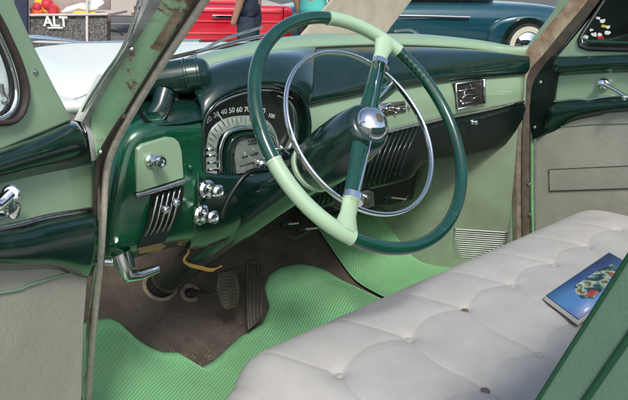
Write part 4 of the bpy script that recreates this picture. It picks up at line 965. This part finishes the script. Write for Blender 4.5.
q = atd(249, 10, 7.0); person((q[0], q[1]), 1.75, right_ang+1.4, M['navy'], M['navy'], 'person in navy clothes standing in front of the red car')
q = atd(313, 5, 7.6); person((q[0], q[1]), 1.7, right_ang-.4, M['teal_cloth'], M['dark_cloth'], 'person in a turquoise top standing at the right end of the red car')

# vendor stall with the speckled banner
D = 7.2
def B(x, y, dd=0.): return atd(x, y, D+dd)
st = empty('vendor_stall', (*B(70, 30)[:2], -.35), 'vendor stall with a speckled grey banner reading ALT', 'stall')
ban = prism('banner', [B(28, 16), B(107, 15), B(107, 60), B(28, 60)], HFW*.03, M['speckle'], st, bevel=.004)
rgt = HR
V, F = text(None, 'ALT', .15, B(55.5, 22, -.03), rgt, (0, 0, 1), None, None, depth=.001, bold=.004); mk('banner_lettering', V, F, M['white'], ban, smooth=False)
tube('banner_underline', [B(48, 28, -.03), B(63, 28, -.03)], .008, M['white'], ban, n=6)
for x in (28, 87):
    tube('stall_post', [B(x, -60, -.02), B(x, 60, -.02)], .016, M['trailer'], st, n=8)
tube('stall_rail', [B(26, 15.5, -.03), B(108, 14.5, -.03)], .014, M['trailer'], st, n=8)
prism('stall_counter', [B(28, 14, .0), B(107, 14, .0), B(107, 14, .0)+HFW*.8, B(28, 14, .0)+HFW*.8], (0, 0, -.03), M['trailer'], st, bevel=.004)
prism('stall_backdrop', [B(28, -80, .9), B(110, -80, .9), B(110, 60, .9), B(28, 60, .9)], HFW*.03, pm('stall_backdrop', (.45, .36, .32), .7, noise=.35, nscale=3), st, bevel=0)
fc = [pm('orange_goods', (.75, .20, .03), .6, col2=(.5, .03, .03), nscale=16), pm('yellow_goods', (.78, .50, .05), .6), pm('red_goods', (.5, .03, .05), .6), pm('white_goods', (.75, .72, .68), .6, noise=.1)]
for i in range(16):
    x = 31+random.uniform(0, 26); y = random.uniform(2, 12)
    m_ = fc[random.choice([0, 0, 1, 2])]
    s_ = random.uniform(.045, .075)
    o = lathe('toy', [(-s_, .002)]+[(-s_*math.cos(a), s_*math.sin(a)*random.uniform(.85, 1.1)) for a in np.linspace(.3, 2.8, 7)]+[(s_, .002)], B(x, y, random.uniform(.05, .3)), (random.uniform(-.4, .4), random.uniform(-.4, .4), 1), m_, None, n=14)
    tag(o, 'small bright red, orange or yellow round item in the heap behind the banner', 'toy', 'bright round goods on the vendor stall')
for k, (pts, cm, lb) in enumerate([([(60, 13), (66, 7), (80, 3), (92, 4), (98, 9), (90, 11), (78, 9), (68, 12)], 3, 'white curled soft item on the stall behind the banner'), ([(70, 14), (76, 11), (92, 11), (97, 14)], 1, 'yellow flat item lying on the stall under the white one'), ([(84, -4), (98, -6), (104, 4), (98, 8), (90, 4)], 3, 'white upright item at the right end of the stall')]):
    o = prism('stall_goods', [B(x, y, .1+.02*k) for x, y in pts], HFW*.06, fc[cm], None, bevel=.015, seg=3); tag(o, lb, 'goods')
o = prism('canopy_curtain', [B(14, -60, -.1), B(27, -60, -.1), B(27, 60, -.1), B(14, 60, -.1)], HFW*.05, M['navy'], None, bevel=.01); tag(o, 'dark navy upright panel at the left end of the vendor stall', 'panel')
# trailer
D2 = 13.5
def B2(x, y, dd=0.): return atd(x, y, D2+dd)
tr = empty('trailer', (*B2(150, 30)[:2], -.35), 'beige trailer with a small dark window behind the pillar', 'trailer')
a = B2(106, 10); b = a+HR*2.9
tbp = [np.array([a[0], a[1], z]) for z in (.0, 2.0)]+[np.array([b[0], b[1], z]) for z in (2.0, .0)]
tb_ = prism('trailer_body', tbp, HFW*2.4, M['trailer'], tr, bevel=.05, seg=3)
wf = prism('trailer_window', [B2(131, 0, -.02), B2(149, -1, -.02), B2(149, 12, -.02), B2(131, 13, -.02)], HFW*.03, pm('window_frame_tan', (.45, .33, .22), .5), tb_, bevel=.004)
prism('trailer_window_pane', [B2(134, 3, -.03), B2(147, 2, -.03), B2(147, 9, -.03), B2(134, 10, -.03)], HFW*.02, M['darkglass'], tb_, bevel=0)
tube('trailer_rail', [B2(107, 24, -.04), B2(160, 24, -.04)], .012, M['chrome_worn'], tb_, n=8)
tube('trailer_hitch', [B2(107, 30, -.04), B2(118, 31, -.04), B2(124, 36, -.04)], .02, M['black'], tb_, n=8)
for dx in (2.3,):
    w0 = a+HR*dx; wheel(np.array([w0[0], w0[1], -.35+.30])-HFW*.02, -HFW, .30, .18, tr, white=False)
# added dark van, put there so the passenger window looks dark
vp = atd(640, -10, 5.5)
vn = empty('added_dark_van', (vp[0], vp[1], -.35), 'added dark van that darkens the passenger door window', 'van')
p0 = np.array([vp[0], vp[1], -.35])-HR*.30
bdv = body_loft([(0, .5, .3, .9), (.15, .8, .25, 1.3), (1.2, .9, .25, 2.0), (4.0, .9, .25, 2.05), (4.5, .85, .3, 1.9)], None, p0+HFW*.9, HR, HFW, pm('black_van_paint', (.012, .013, .016), .25, 0, .6), 'body', vn)
for s in (.9, 3.6):
    wheel(p0+HR*s+HFW*.02+np.array([0, 0, .34]), -HFW, .34, .18, vn, white=False)

# ================================================================== light, sky, camera
SUN_AZ = math.radians(237)      # direction towards the sun, measured from +X
SUN_EL = math.radians(50)
w = bpy.data.worlds.new('World'); S.world = w; w.use_nodes = True; nt = w.node_tree
sky = nt.nodes.new('ShaderNodeTexSky'); sky.sky_type = 'NISHITA'; sky.sun_disc = False
sky.sun_elevation = SUN_EL; sky.sun_rotation = math.pi/2-SUN_AZ; sky.dust_density = 2.5; sky.air_density = 1.0; sky.ozone_density = .8
nt.links.new(sky.outputs[0], nt.nodes['Background'].inputs[0]); nt.nodes['Background'].inputs[1].default_value = .15
sd = bpy.data.lights.new('sun', 'SUN'); sd.energy = 2.2; sd.angle = math.radians(10); sd.color = (1, .95, .88)
so = bpy.data.objects.new('sun', sd); COL.objects.link(so)
dv = Vector((math.cos(SUN_AZ)*math.cos(SUN_EL), math.sin(SUN_AZ)*math.cos(SUN_EL), math.sin(SUN_EL)))
so.rotation_euler = dv.to_track_quat('Z', 'Y').to_euler(); so.location = dv*10

cd = bpy.data.cameras.new('camera'); cam = bpy.data.objects.new('camera', cd); COL.objects.link(cam)
cd.sensor_width = 36; cd.lens = FPX/628*36; cd.clip_start = .02; cd.clip_end = 500
R = Matrix(((RT[0], UP[0], -FW[0]), (RT[1], UP[1], -FW[1]), (RT[2], UP[2], -FW[2])))
cam.matrix_world = Matrix.Translation(Vector(CAM)) @ R.to_4x4()
S.camera = cam
S.view_settings.view_transform = 'Standard'; S.view_settings.look = 'None'; S.view_settings.gamma = 1
S.view_settings.exposure = 0.38
S.cycles.max_bounces = 8; S.cycles.transparent_max_bounces = 16
